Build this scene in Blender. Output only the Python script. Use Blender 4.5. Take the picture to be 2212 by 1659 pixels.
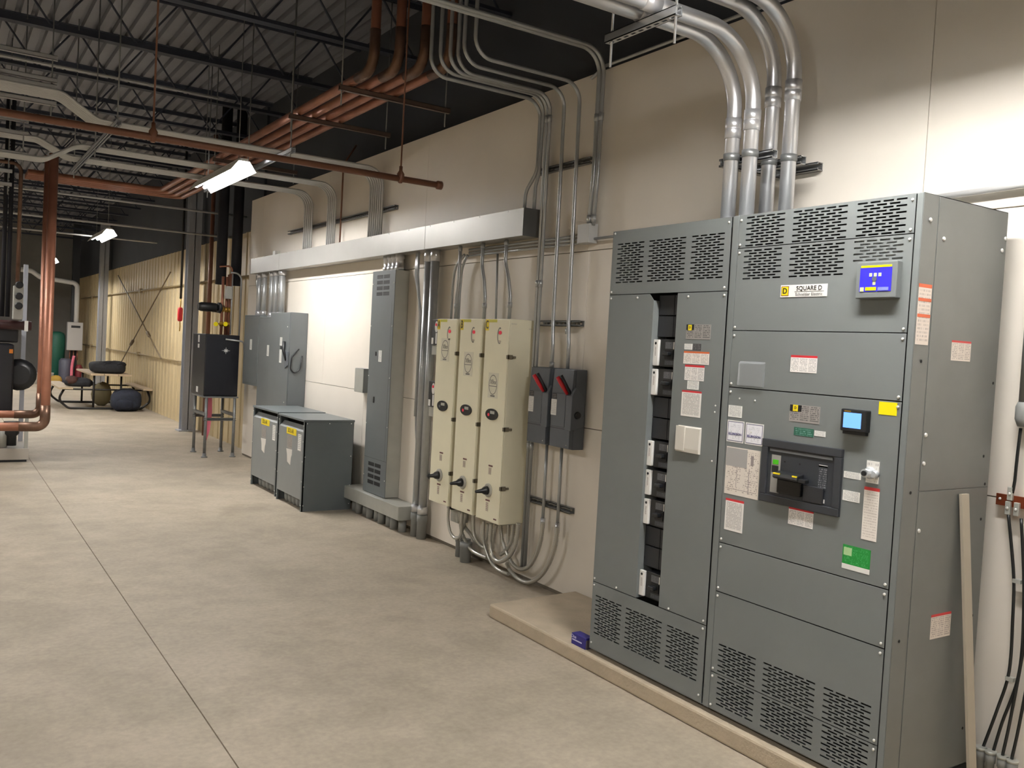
import bpy, math, random
from mathutils import Vector, Matrix
random.seed(7)
D = bpy.data
for o in list(D.objects): D.objects.remove(o)
scene = bpy.context.scene
C = scene.collection

# ------------------------------------------------------------------ camera
# room axes: equipment wall is the plane X = 0 (room on the -X side), Y runs along the wall, floor z = 0
IW, IH = 2212, 1659
CAM = Vector((-3.7669, 0.0, 1.7274))
YAW, PITCH, ROLL, FPX = math.radians(33.217), math.radians(-2.187), math.radians(3.136), 1912.6
FW = Vector((math.sin(YAW)*math.cos(PITCH), math.cos(YAW)*math.cos(PITCH), math.sin(PITCH)))
_r = FW.cross(Vector((0, 0, 1))).normalized(); _u = _r.cross(FW)
RT = math.cos(ROLL)*_r + math.sin(ROLL)*_u
UP = -math.sin(ROLL)*_r + math.cos(ROLL)*_u
cd = D.cameras.new('camera'); cam = D.objects.new('camera', cd); C.objects.link(cam)
cam.matrix_world = Matrix(((RT.x, UP.x, -FW.x, CAM.x), (RT.y, UP.y, -FW.y, CAM.y), (RT.z, UP.z, -FW.z, CAM.z), (0, 0, 0, 1)))
cd.sensor_fit = 'HORIZONTAL'; cd.sensor_width = 36.0; cd.lens = FPX/IW*36.0
cd.clip_start = 0.05; cd.clip_end = 200
scene.camera = cam
vs = scene.view_settings
vs.view_transform = 'Standard'; vs.look = 'None'; vs.gamma = 1.0; vs.use_curve_mapping = False
vs.exposure = 0.80
world = D.worlds.new('world'); scene.world = world; world.use_nodes = True
world.node_tree.nodes['Background'].inputs[0].default_value = (0.02, 0.022, 0.026, 1)
world.node_tree.nodes['Background'].inputs[1].default_value = 0.3
# strip lights: their lenses give off the light (see strip_light below)
TUBE_POWER = 120.0
ROW_X, ROW_Z = -1.30, 3.36
LIGHTS_NEAR = [(ROW_X, 1.72), (ROW_X, 9.55), (ROW_X, 17.4), (ROW_X, 25.9)]
LIGHTS_ADDED = [(-5.4, -1.2), (-5.4, 6.0), (-4.8, 12.4), (-4.8, 17.4), (-4.8, 22.4), (-4.8, 27.6)]  # unseen fixtures added to brighten the floor and the far end

def ray(px, py): return FW + RT*((px-IW/2)/FPX) - UP*((py-IH/2)/FPX)
def hit(px, py, ax, v):
    d = ray(px, py); return CAM + d*((v-CAM[ax])/d[ax])
def atX(px, py, x): return hit(px, py, 0, x)
def atY(px, py, y): return hit(px, py, 1, y)
def atZ(px, py, z): return hit(px, py, 2, z)

# ------------------------------------------------------------------ materials
MATS = {}
def lin(c):
    return tuple(((v/255)/12.92 if v/255 <= .04045 else ((v/255+.055)/1.055)**2.4) for v in c)
def mat(name, col, rough=.5, metal=0.0, var=0.0, vscale=6.0, bump=0.0, bscale=60.0, emit=None, estr=0.0, spec=.5, alpha=None, trans=0.0):
    if name in MATS: return MATS[name]
    m = D.materials.new(name); m.use_nodes = True; nt = m.node_tree; b = nt.nodes['Principled BSDF']
    c = lin(col); b.inputs['Base Color'].default_value = (*c, 1)
    b.inputs['Roughness'].default_value = rough; b.inputs['Metallic'].default_value = metal
    b.inputs['Specular IOR Level'].default_value = spec
    if trans: b.inputs['Transmission Weight'].default_value = trans
    if alpha is not None: b.inputs['Alpha'].default_value = alpha
    if var or bump: tc = nt.nodes.new('ShaderNodeTexCoord')
    if var:
        n = nt.nodes.new('ShaderNodeTexNoise'); n.inputs['Scale'].default_value = vscale; n.inputs['Detail'].default_value = 5
        r = nt.nodes.new('ShaderNodeValToRGB'); r.color_ramp.elements[0].position = .3; r.color_ramp.elements[1].position = .7
        r.color_ramp.elements[0].color = (*[v*(1-var) for v in c], 1); r.color_ramp.elements[1].color = (*[min(1, v*(1+var)) for v in c], 1)
        nt.links.new(tc.outputs['Object'], n.inputs['Vector']); nt.links.new(n.outputs['Fac'], r.inputs['Fac']); nt.links.new(r.outputs['Color'], b.inputs['Base Color'])
    if bump:
        n2 = nt.nodes.new('ShaderNodeTexNoise'); n2.inputs['Scale'].default_value = bscale; n2.inputs['Detail'].default_value = 4
        bp = nt.nodes.new('ShaderNodeBump'); bp.inputs['Strength'].default_value = bump; bp.inputs['Distance'].default_value = .01
        nt.links.new(tc.outputs['Object'], n2.inputs['Vector']); nt.links.new(n2.outputs['Fac'], bp.inputs['Height']); nt.links.new(bp.outputs['Normal'], b.inputs['Normal'])
    if emit:
        b.inputs['Emission Color'].default_value = (*lin(emit), 1); b.inputs['Emission Strength'].default_value = estr
    MATS[name] = m; return m

def print_mat(name, paper, ink, lines=14, cols=1, axis='Y', dens=.55, head=None, headfrac=.16, margin=.07, fill=.55):
    """printed sheet: rows of small unreadable type, optional coloured header band (u across the sheet, v up)"""
    if name in MATS: return MATS[name]
    m = D.materials.new(name); m.use_nodes = True; nt = m.node_tree; b = nt.nodes['Principled BSDF']; b.inputs['Roughness'].default_value = .45
    L = nt.links.new
    tc = nt.nodes.new('ShaderNodeTexCoord'); sp = nt.nodes.new('ShaderNodeSeparateXYZ'); L(tc.outputs['Generated'], sp.inputs[0])
    def mth(op, a, bb=None, clamp=False):
        n = nt.nodes.new('ShaderNodeMath'); n.operation = op; n.use_clamp = clamp
        for i, v in enumerate((a, bb)):
            if v is None: continue
            if isinstance(v, (int, float)): n.inputs[i].default_value = v
            else: L(v, n.inputs[i])
        return n.outputs[0]
    u = mth('SUBTRACT', 1.0, sp.outputs['Y']) if axis == 'Y' else sp.outputs['X']
    v = sp.outputs['Z']
    vl = mth('MULTIPLY', v, lines); fr = mth('FRACT', vl); row = mth('FLOOR', vl)
    band = mth('LESS_THAN', fr, fill)
    uc = mth('FRACT', mth('MULTIPLY', u, cols))
    inm = mth('MULTIPLY', mth('GREATER_THAN', uc, margin), mth('LESS_THAN', uc, 1-margin))
    cb = nt.nodes.new('ShaderNodeCombineXYZ'); L(mth('MULTIPLY', u, 26.0), cb.inputs[0]); L(mth('MULTIPLY', row, 3.7), cb.inputs[1])
    nz = nt.nodes.new('ShaderNodeTexNoise'); nz.inputs['Scale'].default_value = 1.0; nz.inputs['Detail'].default_value = 1; L(cb.outputs[0], nz.inputs['Vector'])
    words = mth('GREATER_THAN', nz.outputs['Fac'], 1-dens)
    vin = mth('MULTIPLY', mth('GREATER_THAN', v, .06), mth('LESS_THAN', v, .95 if not head else 1-headfrac-.03))
    k = mth('MULTIPLY', mth('MULTIPLY', band, inm), mth('MULTIPLY', words, vin))
    mx = nt.nodes.new('ShaderNodeMix'); mx.data_type = 'RGBA'; L(k, mx.inputs[0])
    mx.inputs[6].default_value = (*lin(paper), 1); mx.inputs[7].default_value = (*lin(ink), 1)
    out = mx.outputs[2]
    if head:
        m2 = nt.nodes.new('ShaderNodeMix'); m2.data_type = 'RGBA'; L(mth('GREATER_THAN', v, 1-headfrac), m2.inputs[0]); L(out, m2.inputs[6]); m2.inputs[7].default_value = (*lin(head), 1); out = m2.outputs[2]
    L(out, b.inputs['Base Color']); MATS[name] = m; return m

GREY = mat('switchgear grey paint', (116, 121, 121), .36, var=.03, vscale=3, bump=.02, bscale=220)
GREY2 = mat('enclosure grey paint', (104, 109, 111), .42, var=.04, vscale=4, bump=.02, bscale=220)
GREYL = mat('light galvanized sheet', (176, 177, 170), .45, metal=.25, var=.05, vscale=9)
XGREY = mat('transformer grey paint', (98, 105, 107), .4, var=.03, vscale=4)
DKGREY = mat('dark grey enclosure paint', (92, 97, 104), .45, var=.05)
BLACK = mat('black plastic', (26, 28, 31), .4)
BLACK2 = mat('dark filler plate', (34, 36, 40), .5)
INNER = mat('dark cabinet interior', (14, 15, 17), .7)
ZINC = mat('zinc screw', (232, 232, 228), .3, metal=.35)
EMT = mat('galvanized conduit', (176, 179, 180), .34, metal=.55, var=.06, vscale=14)
EMTL = mat('pale conduit', (190, 191, 190), .45, metal=.25, var=.04)
EMTBIG = mat('bright rigid conduit', (214, 215, 218), .3, metal=.75, var=.05, vscale=5)
STRUT = mat('galvanized strut channel', (128, 130, 130), .4, metal=.5, var=.08, vscale=20)
FLEX = mat('flexible metal conduit', (194, 193, 186), .3, metal=.7)
CREAM = mat('cream drive enclosure', (232, 226, 200), .4, var=.02)
CREAM2 = mat('cream drive cover', (242, 237, 210), .38, var=.02)
WHITE = mat('white card', (235, 234, 230), .5)
PAPER = mat('paper sleeve', (214, 210, 200), .55)
YEL = mat('yellow tag', (238, 214, 24), .45)
YELB = mat('bright yellow sticker', (250, 232, 10), .4)
RED = mat('red plastic', (190, 28, 38), .4)
REDL = mat('lit red lamp', (226, 52, 76), .3, emit=(255, 60, 90), estr=.06)
COPPER = mat('copper pipe', (150, 100, 78), .42, metal=.4, var=.16, vscale=5)
COPPERD = mat('tarnished copper', (108, 82, 66), .4, metal=.6, var=.3, vscale=9)
RUST = mat('brown painted pipe', (118, 78, 58), .45, metal=.2, var=.1)
CONC = mat('pad concrete', (182, 168, 146), .85, var=.1, vscale=7, bump=.25, bscale=70)
PVC = mat('grey sleeve', (140, 142, 140), .55, var=.08)
ALU = mat('brushed aluminium trough', (176, 175, 171), .4, metal=.5, var=.04, vscale=3)
BLUE = mat('blue membrane', (52, 46, 214), .4)
NAVY = mat('blue carton', (40, 34, 120), .5)
GREEN = mat('green sticker', (26, 140, 56), .45)
GREEN2 = mat('dark green plate', (40, 92, 74), .5)
LCD = mat('lit blue display', (96, 142, 235), .3, emit=(96, 150, 255), estr=.8)
LIME = mat('lime flag', (70, 185, 20), .4)
STEEL = mat('steel column paint', (162, 165, 172), .5, var=.05)
JOIST = mat('dark joist primer', (60, 65, 78), .6, var=.1)
DECK = mat('dark roof deck', (130, 131, 138), .65, var=.12, vscale=1.5)
UPWALL = mat('dark upper lining and shade', (60, 64, 72), .8, var=.1, vscale=1.2)
METALW = mat('tan metal siding', (194, 176, 138), .5, var=.03, vscale=2)
GREYW = mat('grey far wall', (122, 120, 116), .7, var=.04)
BLKB = mat('black boiler casing', (22, 23, 30), .35, var=.1)
PINK = mat('pink ribbon', (226, 120, 140), .6)
WOOD = mat('weathered tabletop', (190, 170, 142), .6, var=.08, vscale=12)
FABRIC = mat('dark bag fabric', (26, 27, 33), .8, var=.3, vscale=18, bump=.4, bscale=40)
FABRICB = mat('navy bag fabric', (22, 28, 44), .8, var=.3, vscale=18, bump=.4, bscale=40)
TUBEM = mat('black tube steel', (28, 25, 24), .45)
PVCW = mat('white vent pipe', (222, 222, 220), .4)
GREENT = mat('green tank', (24, 84, 66), .5, var=.1)
PLASTIC_CLEAR = mat('clear plastic sleeve', (225, 230, 232), .15, alpha=.25)
BRASS = mat('brass valve', (176, 140, 60), .35, metal=.7)
INS = mat('black insulation', (24, 24, 30), .85)
STUBR = mat('copper ground bar', (170, 88, 60), .3, metal=.8)
CABLE = mat('black cable', (24, 26, 26), .4)

# floor: trowelled concrete with cloudy stains
def floor_mat():
    m = D.materials.new('trowelled concrete floor'); m.use_nodes = True; nt = m.node_tree; b = nt.nodes['Principled BSDF']; L = nt.links.new
    tc = nt.nodes.new('ShaderNodeTexCoord')
    def noise(s, d, rough=.6):
        n = nt.nodes.new('ShaderNodeTexNoise'); n.inputs['Scale'].default_value = s; n.inputs['Detail'].default_value = d; n.inputs['Roughness'].default_value = rough
        L(tc.outputs['Object'], n.inputs['Vector']); return n
    def ramp(n, a, ca, z, cz):
        r = nt.nodes.new('ShaderNodeValToRGB'); e = r.color_ramp.elements
        e[0].position = a; e[0].color = (*lin(ca), 1); e[1].position = z; e[1].color = (*lin(cz), 1); L(n.outputs['Fac'], r.inputs['Fac']); return r
    big = ramp(noise(.55, 6), .35, (176, 165, 148), .68, (187, 175, 156))
    mid = ramp(noise(2.3, 7, .65), .38, (232, 232, 231), .62, (255, 255, 255))
    dark = ramp(noise(1.1, 4), .62, (255, 255, 255), .78, (222, 219, 216))
    fine = ramp(noise(34, 4), .3, (236, 236, 236), .7, (255, 255, 255))
    def mul(a, c):
        x = nt.nodes.new('ShaderNodeMix'); x.data_type = 'RGBA'; x.blend_type = 'MULTIPLY'; x.inputs[0].default_value = 1; L(a, x.inputs[6]); L(c, x.inputs[7]); return x.outputs[2]
    L(mul(mul(mul(big.outputs[0], mid.outputs[0]), dark.outputs[0]), fine.outputs[0]), b.inputs['Base Color'])
    b.inputs['Roughness'].default_value = .62; b.inputs['Specular IOR Level'].default_value = .3
    bp = nt.nodes.new('ShaderNodeBump'); bp.inputs['Strength'].default_value = .08; bp.inputs['Distance'].default_value = .01
    L(noise(9, 6).outputs['Fac'], bp.inputs['Height']); L(bp.outputs['Normal'], b.inputs['Normal']); return m
FLOOR = floor_mat()
PLY = mat('cream painted sheet', (232, 225, 214), .5, var=.025, vscale=2.5, bump=.03, bscale=35)

# ------------------------------------------------------------------ mesh helpers
class MB:
    def __init__(s): s.v = []; s.f = []; s.sm = []
    def box(s, x0, x1, y0, y1, z0, z1):
        x0, x1 = min(x0, x1), max(x0, x1); y0, y1 = min(y0, y1), max(y0, y1); z0, z1 = min(z0, z1), max(z0, z1)
        n = len(s.v)
        s.v += [(x0, y0, z0), (x1, y0, z0), (x1, y1, z0), (x0, y1, z0), (x0, y0, z1), (x1, y0, z1), (x1, y1, z1), (x0, y1, z1)]
        for q in ((0, 3, 2, 1), (4, 5, 6, 7), (0, 1, 5, 4), (1, 2, 6, 5), (2, 3, 7, 6), (3, 0, 4, 7)):
            s.f.append(tuple(n+i for i in q)); s.sm.append(False)
        return s
    def prism(s, poly, axis, a, b):
        """poly: 2D outline in the two remaining axes (in x,y,z order), extruded along axis from a to b"""
        n = len(s.v); k = len(poly)
        for t in (a, b):
            for (p, q) in poly:
                s.v.append({0: (t, p, q), 1: (p, t, q), 2: (p, q, t)}[axis])
        s.f.append(tuple(n+i for i in range(k))); s.sm.append(False)
        s.f.append(tuple(n+k+i for i in reversed(range(k)))); s.sm.append(False)
        for i in range(k):
            j = (i+1) % k; s.f.append((n+i, n+k+i, n+k+j, n+j)); s.sm.append(False)
        return s
    def rings(s, rings, n, caps=True):
        base = len(s.v)
        for R_ in rings: s.v += [tuple(p) for p in R_]
        for i in range(len(rings)-1):
            for j in range(n):
                a = base+i*n+j; b_ = base+i*n+(j+1) % n
                s.f.append((a, b_, b_+n, a+n)); s.sm.append(True)
        if caps:
            s.f.append(tuple(base+j for j in reversed(range(n)))); s.sm.append(False)
            s.f.append(tuple(base+(len(rings)-1)*n+j for j in range(n))); s.sm.append(False)
        return s
    def cyl(s, p0, p1, r, n=12, r2=None):
        return s.lathe(p0, p1, [(0, r), (1, r if r2 is None else r2)], n)
    def lathe(s, p0, p1, prof, n=14):
        p0 = Vector(p0); p1 = Vector(p1); d = p1-p0; z = d.normalized()
        a = z.orthogonal().normalized(); b_ = z.cross(a)
        rs = []
        for t, r in prof:
            c = p0+d*t; rs.append([c+a*(r*math.cos(2*math.pi*j/n))+b_*(r*math.sin(2*math.pi*j/n)) for j in range(n)])
        return s.rings(rs, n)
    def sweep(s, pts, r, n=10, rf=None):
        pts = [Vector(p) for p in pts]
        t = [(pts[min(i+1, len(pts)-1)]-pts[max(i-1, 0)]).normalized() for i in range(len(pts))]
        a = t[0].orthogonal().normalized(); rs = []
        for i, p in enumerate(pts):
            a = (a-t[i]*a.dot(t[i])).normalized(); b_ = t[i].cross(a)
            rr = r if rf is None else rf(i)
            rs.append([p+a*(rr*math.cos(2*math.pi*j/n))+b_*(rr*math.sin(2*math.pi*j/n)) for j in range(n)])
        return s.rings(rs, n)
    def ball(s, c, rx, ry, rz, nu=14, nv=9, wob=0, seed=0, zmin=None, pw=1.0):
        rnd = random.Random(seed); ph = [rnd.uniform(0, 6.28) for _ in range(6)]
        base = len(s.v)
        for i in range(nv+1):
            th = math.pi*i/nv
            for j in range(nu):
                f = 2*math.pi*j/nu
                k = 1+wob*(math.sin(2*f+ph[0]+th)+.6*math.sin(3*f+ph[1])*math.sin(2*th+ph[2])+.4*math.sin(5*f+ph[3]+3*th))
                sx = math.copysign(abs(math.sin(th)*math.cos(f))**pw, math.sin(th)*math.cos(f)); sy = math.copysign(abs(math.sin(th)*math.sin(f))**pw, math.sin(th)*math.sin(f)); sz = math.copysign(abs(math.cos(th))**pw, math.cos(th))
                z = c[2]+rz*sz*k
                if zmin is not None: z = max(z, zmin)
                s.v.append((c[0]+rx*sx*k, c[1]+ry*sy*k, z))
        for i in range(nv):
            for j in range(nu):
                s.f.append((base+i*nu+j, base+(i+1)*nu+j, base+(i+1)*nu+(j+1) % nu, base+i*nu+(j+1) % nu)); s.sm.append(True)
        return s

def link(o, parent):
    C.objects.link(o)
    if parent is not None: o.parent = parent
    return o
ORG = {}
def build(name, mb, m, parent=None, bevel=0, origin=None):
    """mesh in room coordinates -> object; a child is stored relative to its thing's base"""
    if parent is not None: org = ORG[parent.name]
    elif origin is not None: org = Vector(origin)
    else:
        xs = [p[0] for p in mb.v]; ys = [p[1] for p in mb.v]; zs = [p[2] for p in mb.v]
        org = Vector(((min(xs)+max(xs))/2, (min(ys)+max(ys))/2, min(zs)))
    me = D.meshes.new(name); me.from_pydata([tuple(Vector(p)-org) for p in mb.v], [], mb.f)
    me.polygons.foreach_set('use_smooth', mb.sm); me.materials.append(m); me.update()
    o = link(D.objects.new(name, me), parent)
    ORG[o.name] = org
    if parent is None: o.location = org
    if bevel:
        md = o.modifiers.new('edge', 'BEVEL'); md.width = bevel; md.segments = 2; md.limit_method = 'ANGLE'; md.angle_limit = math.radians(50)
    return o
def tag(o, label=None, cat=None, group=None, kind=None):
    if label: o['label'] = label
    if cat: o['category'] = cat
    if group: o['group'] = group
    if kind: o['kind'] = kind
    return o
def thing(name, label, cat, loc, group=None):
    o = D.objects.new(name, None); C.objects.link(o); o.location = loc; o.empty_display_size = .1
    ORG[o.name] = Vector(loc); return tag(o, label, cat, group)
def one(name, mb, m, label, cat, group=None, bevel=0): return tag(build(name, mb, m, None, bevel), label, cat, group)
def struct(name, mb, m, parent=None):
    o = build(name, mb, m, parent); o['kind'] = 'structure'; return o
def inst(name, src, loc, parent):
    """another object that shares src's mesh, placed at a room position (parented to a thing)"""
    o = link(D.objects.new(name, src), parent); o.location = Vector(loc)-ORG[parent.name]; return o
def empty_part(name, parent, loc):
    o = link(D.objects.new(name, None), parent); o.location = Vector(loc)-ORG[parent.name]; ORG[o.name] = Vector(loc); return o

def arc_path(pts, rad, seg=8):
    """polyline with rounded corners"""
    pts = [Vector(p) for p in pts]; out = [pts[0]]
    for i in range(1, len(pts)-1):
        a, b, c = pts[i-1], pts[i], pts[i+1]
        d1 = (a-b).normalized(); d2 = (c-b).normalized(); ang = d1.angle(d2)
        if ang > math.pi-.02: out.append(b); continue
        t = min(rad/math.tan(ang/2), (a-b).length*.49 if i > 1 else (a-b).length*.95, (c-b).length*.49 if i < len(pts)-2 else (c-b).length*.95)
        rr = t*math.tan(ang/2); bis = (d1+d2).normalized(); ctr = b+bis*(rr/math.sin(ang/2))
        p0 = b+d1*t; p1 = b+d2*t; u = (p0-ctr); w = (p1-ctr); tot = u.angle(w); ax = u.cross(w).normalized()
        for k in range(seg+1): out.append(ctr+Matrix.Rotation(tot*k/seg, 3, ax) @ u)
    out.append(pts[-1]); return out
def smooth_path(pts, step=.012):
    pts = [Vector(p) for p in pts]; P = [pts[0]*2-pts[1]]+pts+[pts[-1]*2-pts[-2]]; out = []
    for i in range(1, len(P)-2):
        a, b, c, d = P[i-1:i+3]; n = max(2, int((c-b).length/step))
        for k in range(n):
            t = k/n; out.append(.5*((2*b)+(c-a)*t+(2*a-5*b+4*c-d)*t*t+(3*b-a-3*c+d)*t**3))
    out.append(pts[-1]); return out
def pipe(name, pts, r, m, label, cat='conduit', group=None, rad=.15, n=10, parent=None):
    mb = MB().sweep(arc_path(pts, rad), r, n)
    if parent is not None: return build(name, mb, m, parent)
    return one(name, mb, m, label, cat, group)
def text(name, s, size, pos, m, parent, face='-X', sx=1.0, align='CENTER', ext=.0004, bold=False):
    cu = D.curves.new(name, 'FONT'); cu.body = s; cu.size = size; cu.align_x = align; cu.align_y = 'CENTER'; cu.extrude = ext; cu.resolution_u = 3
    if bold: cu.offset = size*.015
    t = D.objects.new(name+'_tmp', cu); me = D.meshes.new_from_object(t); D.objects.remove(t); D.curves.remove(cu)
    X, Y, Z = {'-X': ((0, -1, 0), (0, 0, 1), (-1, 0, 0)), '-Y': ((1, 0, 0), (0, 0, 1), (0, -1, 0))}[face]
    org = ORG[parent.name] if parent is not None else Vector((0, 0, 0)); pos = Vector(pos)
    for v in me.vertices:
        c = v.co.copy(); v.co = pos+Vector(X)*(c.x*sx)+Vector(Y)*c.y+Vector(Z)*c.z-org
    me.materials.clear(); me.materials.append(m); me.name = name
    return link(D.objects.new(name, me), parent)
def plateX(parent, name, x, y0, y1, z0, z1, m, t=.0012, label=None, bevel=0):
    """thin plate on a face looking to -X"""
    o = build(name, MB().box(x-t, x, y0, y1, z0, z1), m, parent, bevel)
    if label: o['label'] = label
    return o
def screw_mesh(r=.006, d=.005, axis='X'):
    mb = MB()
    e = (-d, 0, 0) if axis == 'X' else (0, -d, 0)
    mb.lathe((0, 0, 0), e, [(0, r), (.6, r*.92), (1, r*.55)], 8)
    me = D.meshes.new('screw'); me.from_pydata(mb.v, [], mb.f); me.polygons.foreach_set('use_smooth', mb.sm); me.materials.append(ZINC); return me
SCREW = screw_mesh(.0062, .005); SCREW_S = screw_mesh(.0045, .0035); SCREW_Y = screw_mesh(.009, .006, 'Y'); SCREW_YS = screw_mesh(.006, .004, 'Y')

# ------------------------------------------------------------------ the room
FARY, LEFTX, BACKY, ROOFZ = 32.95, -9.0, -4.0, 5.05
JX = -2.705
mb = MB(); mb.box(LEFTX, JX-.003, BACKY, FARY, -.2, 0); mb.box(JX+.003, .6, BACKY, FARY, -.2, 0); mb.box(JX-.003, JX+.003, BACKY, FARY, -.2, -.012)
struct('floor', mb, FLOOR)
struct('wall_left', MB().box(LEFTX-.2, LEFTX, BACKY, FARY, 0, ROOFZ), METALW)
struct('wall_back', MB().box(LEFTX-.2, .6, BACKY-.2, BACKY, 0, ROOFZ), PLY)
struct('wall_far', MB().box(LEFTX-.2, .6, FARY, FARY+.2, 0, ROOFZ), GREYW)
mb = MB(); mb.box(.20, .4, BACKY, 12.8, 3.40, ROOFZ); mb.box(.165, .4, 12.8, FARY, 3.30, ROOFZ); struct('wall_right_upper', mb, UPWALL)  # past the sheets, dark lining is painted shade over the siding's unlit top
# sheeted equipment wall
wr = struct('wall_right', MB().box(.013, .20, BACKY, 12.8, .0, 3.655), mat('wall framing', (120, 112, 100), .8))
rows = [(.03, 1.2175), (1.2225, 2.4375), (2.4425, 3.66)]
joints = [[12.8, 11.0, 8.56, 6.12, 3.68, 1.24, -1.2, BACKY], [12.8, 12.19, 9.752, 7.31, 4.87, 2.43, -.01, BACKY], [12.8, 12.24, 9.80, 7.358, 4.89, 2.415, -.02, BACKY]]
for (z0, z1), js in zip(rows, joints):
    for a, b in zip(js, js[1:]):
        build('wall_panel', MB().box(0, .013, b+.0015, a-.0015, z0, z1), PLY, wr, .002)
# ribbed metal siding beyond the sheeted wall
mb = MB(); prof = []; y = 12.8
pro = []
while y < FARY:
    pro += [(.205, y), (.205, y+.20), (.19, y+.225), (.19, y+.275), (.205, y+.30)]; y += .305
poly = [(x, yy) for x, yy in pro if yy <= FARY]
poly += [(poly[-1][0], FARY), (.45, FARY), (.45, 12.8)]
mb.prism(poly, 2, 0, 3.31); struct('wall_right_siding', mb, METALW)
# roof deck, ribs along the wall
mb = MB(); x = LEFTX; pro = []
while x < .4:
    pro += [(x, ROOFZ), (x+.09, ROOFZ), (x+.105, ROOFZ+.05), (x+.14, ROOFZ+.05), (x+.152, ROOFZ)]; x += .152
poly = pro+[(pro[-1][0], ROOFZ+.1), (LEFTX, ROOFZ+.1)]
mb.prism(poly, 1, BACKY, FARY); struct('ceiling', mb, DECK)

# roof joists: two chords and a bent web
ZB, ZT = 4.50, ROOFZ
def joist(y):
    t = thing('roof_joist', 'dark open web steel joist under the ribbed roof deck', 'roof joist', (-4.3, y, ZB), 'open web roof joists')
    for nm, z0, z1 in (('bottom_chord', ZB, ZB+.045), ('top_chord', ZT-.05, ZT)):
        mb = MB(); x0, x1 = (-8.99, .19)
        zf = (z0, z0+.007) if nm == 'bottom_chord' else (z1-.007, z1)
        mb.box(x0, x1, y-.05, y+.05, *zf); mb.box(x0, x1, y-.016, y-.009, z0, z1); mb.box(x0, x1, y+.009, y+.016, z0, z1)
        build(nm, mb, JOIST, t)
    pts = []; x = -8.9; up = False
    while x < .18: pts.append((x, y, ZT-.02 if up else ZB+.02)); x += .375; up = not up
    build('web', MB().sweep(arc_path(pts, .03, 3), .011, 6), JOIST, t)
k = 0
y = 7.97-1.57*6
while y < FARY:
    if y > BACKY: joist(y)
    y += 1.57

# steel columns on the siding wall
def column(y, label):
    mb = MB(); x0, x1, w = -.12, .09, .2
    mb.box(x0, x1, y-w/2, y-w/2+.012, 0, 4.5); mb.box(x0, x1, y+w/2-.012, y+w/2, 0, 4.5); mb.box(-.021, -.009, y-w/2, y+w/2, 0, 4.5)
    mb.box(x0-.05, x1+.02, y-w/2-.04, y+w/2+.04, 0, .02)
    one('steel_column', mb, STEEL, label, 'column', None)
column(16.1, 'grey steel column standing beside the black boiler on its stand')
column(25.9, 'grey steel column on the tan wall behind the picnic table')

# ------------------------------------------------------------------ strip lights
LENS = mat('lit lamp lens', (255, 250, 240), .4, emit=(255, 252, 249), estr=TUBE_POWER)
HOUS = mat('white lamp housing', (225, 225, 222), .5)
def strip_light(x, y, label, group=None, ln=1.7):
    """two tubes under a white trough reflector that cuts the light off towards the upper walls"""
    t = thing('strip_light', label, 'light', (x, y, ROW_Z-.045), group)
    a, b = y-ln/2, y+ln/2; z = ROW_Z
    out = [(x-.125, z-.045), (x-.055, z+.055), (x+.055, z+.055), (x+.125, z-.045)]; inn = [(x+.120, z-.045), (x+.052, z+.048), (x-.052, z+.048), (x-.120, z-.045)]
    build('reflector', MB().prism(out+inn, 1, a, b), HOUS, t); build('ballast_cover', MB().box(x-.04, x+.04, a, b, z+.055, z+.075), HOUS, t)
    for dx in (-.045, .045): build('tube', MB().cyl((x+dx, a+.02, z+.012), (x+dx, b-.02, z+.012), .019, 10), LENS, t)
    for yy in (a+.2, b-.2): build('hanger_rod', MB().cyl((x, yy, z+.075), (x, yy, ROOFZ), .004, 6), STRUT, t)
strip_light(*LIGHTS_NEAR[0], 'lit strip light hung above the two-section switchboard')
strip_light(*LIGHTS_NEAR[1], 'large lit strip light hung in front of the pale conduit runs')
strip_light(*LIGHTS_NEAR[2], 'small lit strip light hung beyond the conduit runs')
strip_light(*LIGHTS_NEAR[3], 'tiny far lit strip light beside the vertical copper pipe')
for x, y in LIGHTS_ADDED: strip_light(x, y, 'added unseen strip light that fills the room from its open side', 'added strip lights over the open side')

# ------------------------------------------------------------------ concrete pad
PADZ = .088
mb = MB(); mb.prism([(-.755, -1.0), (-.004, -1.0), (-.004, 4.80), (-.725, 4.77)], 2, 0, PADZ)
one('equipment_pad', mb, CONC, 'low concrete housekeeping pad under the grey switchboard', 'concrete pad', bevel=.012)

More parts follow.
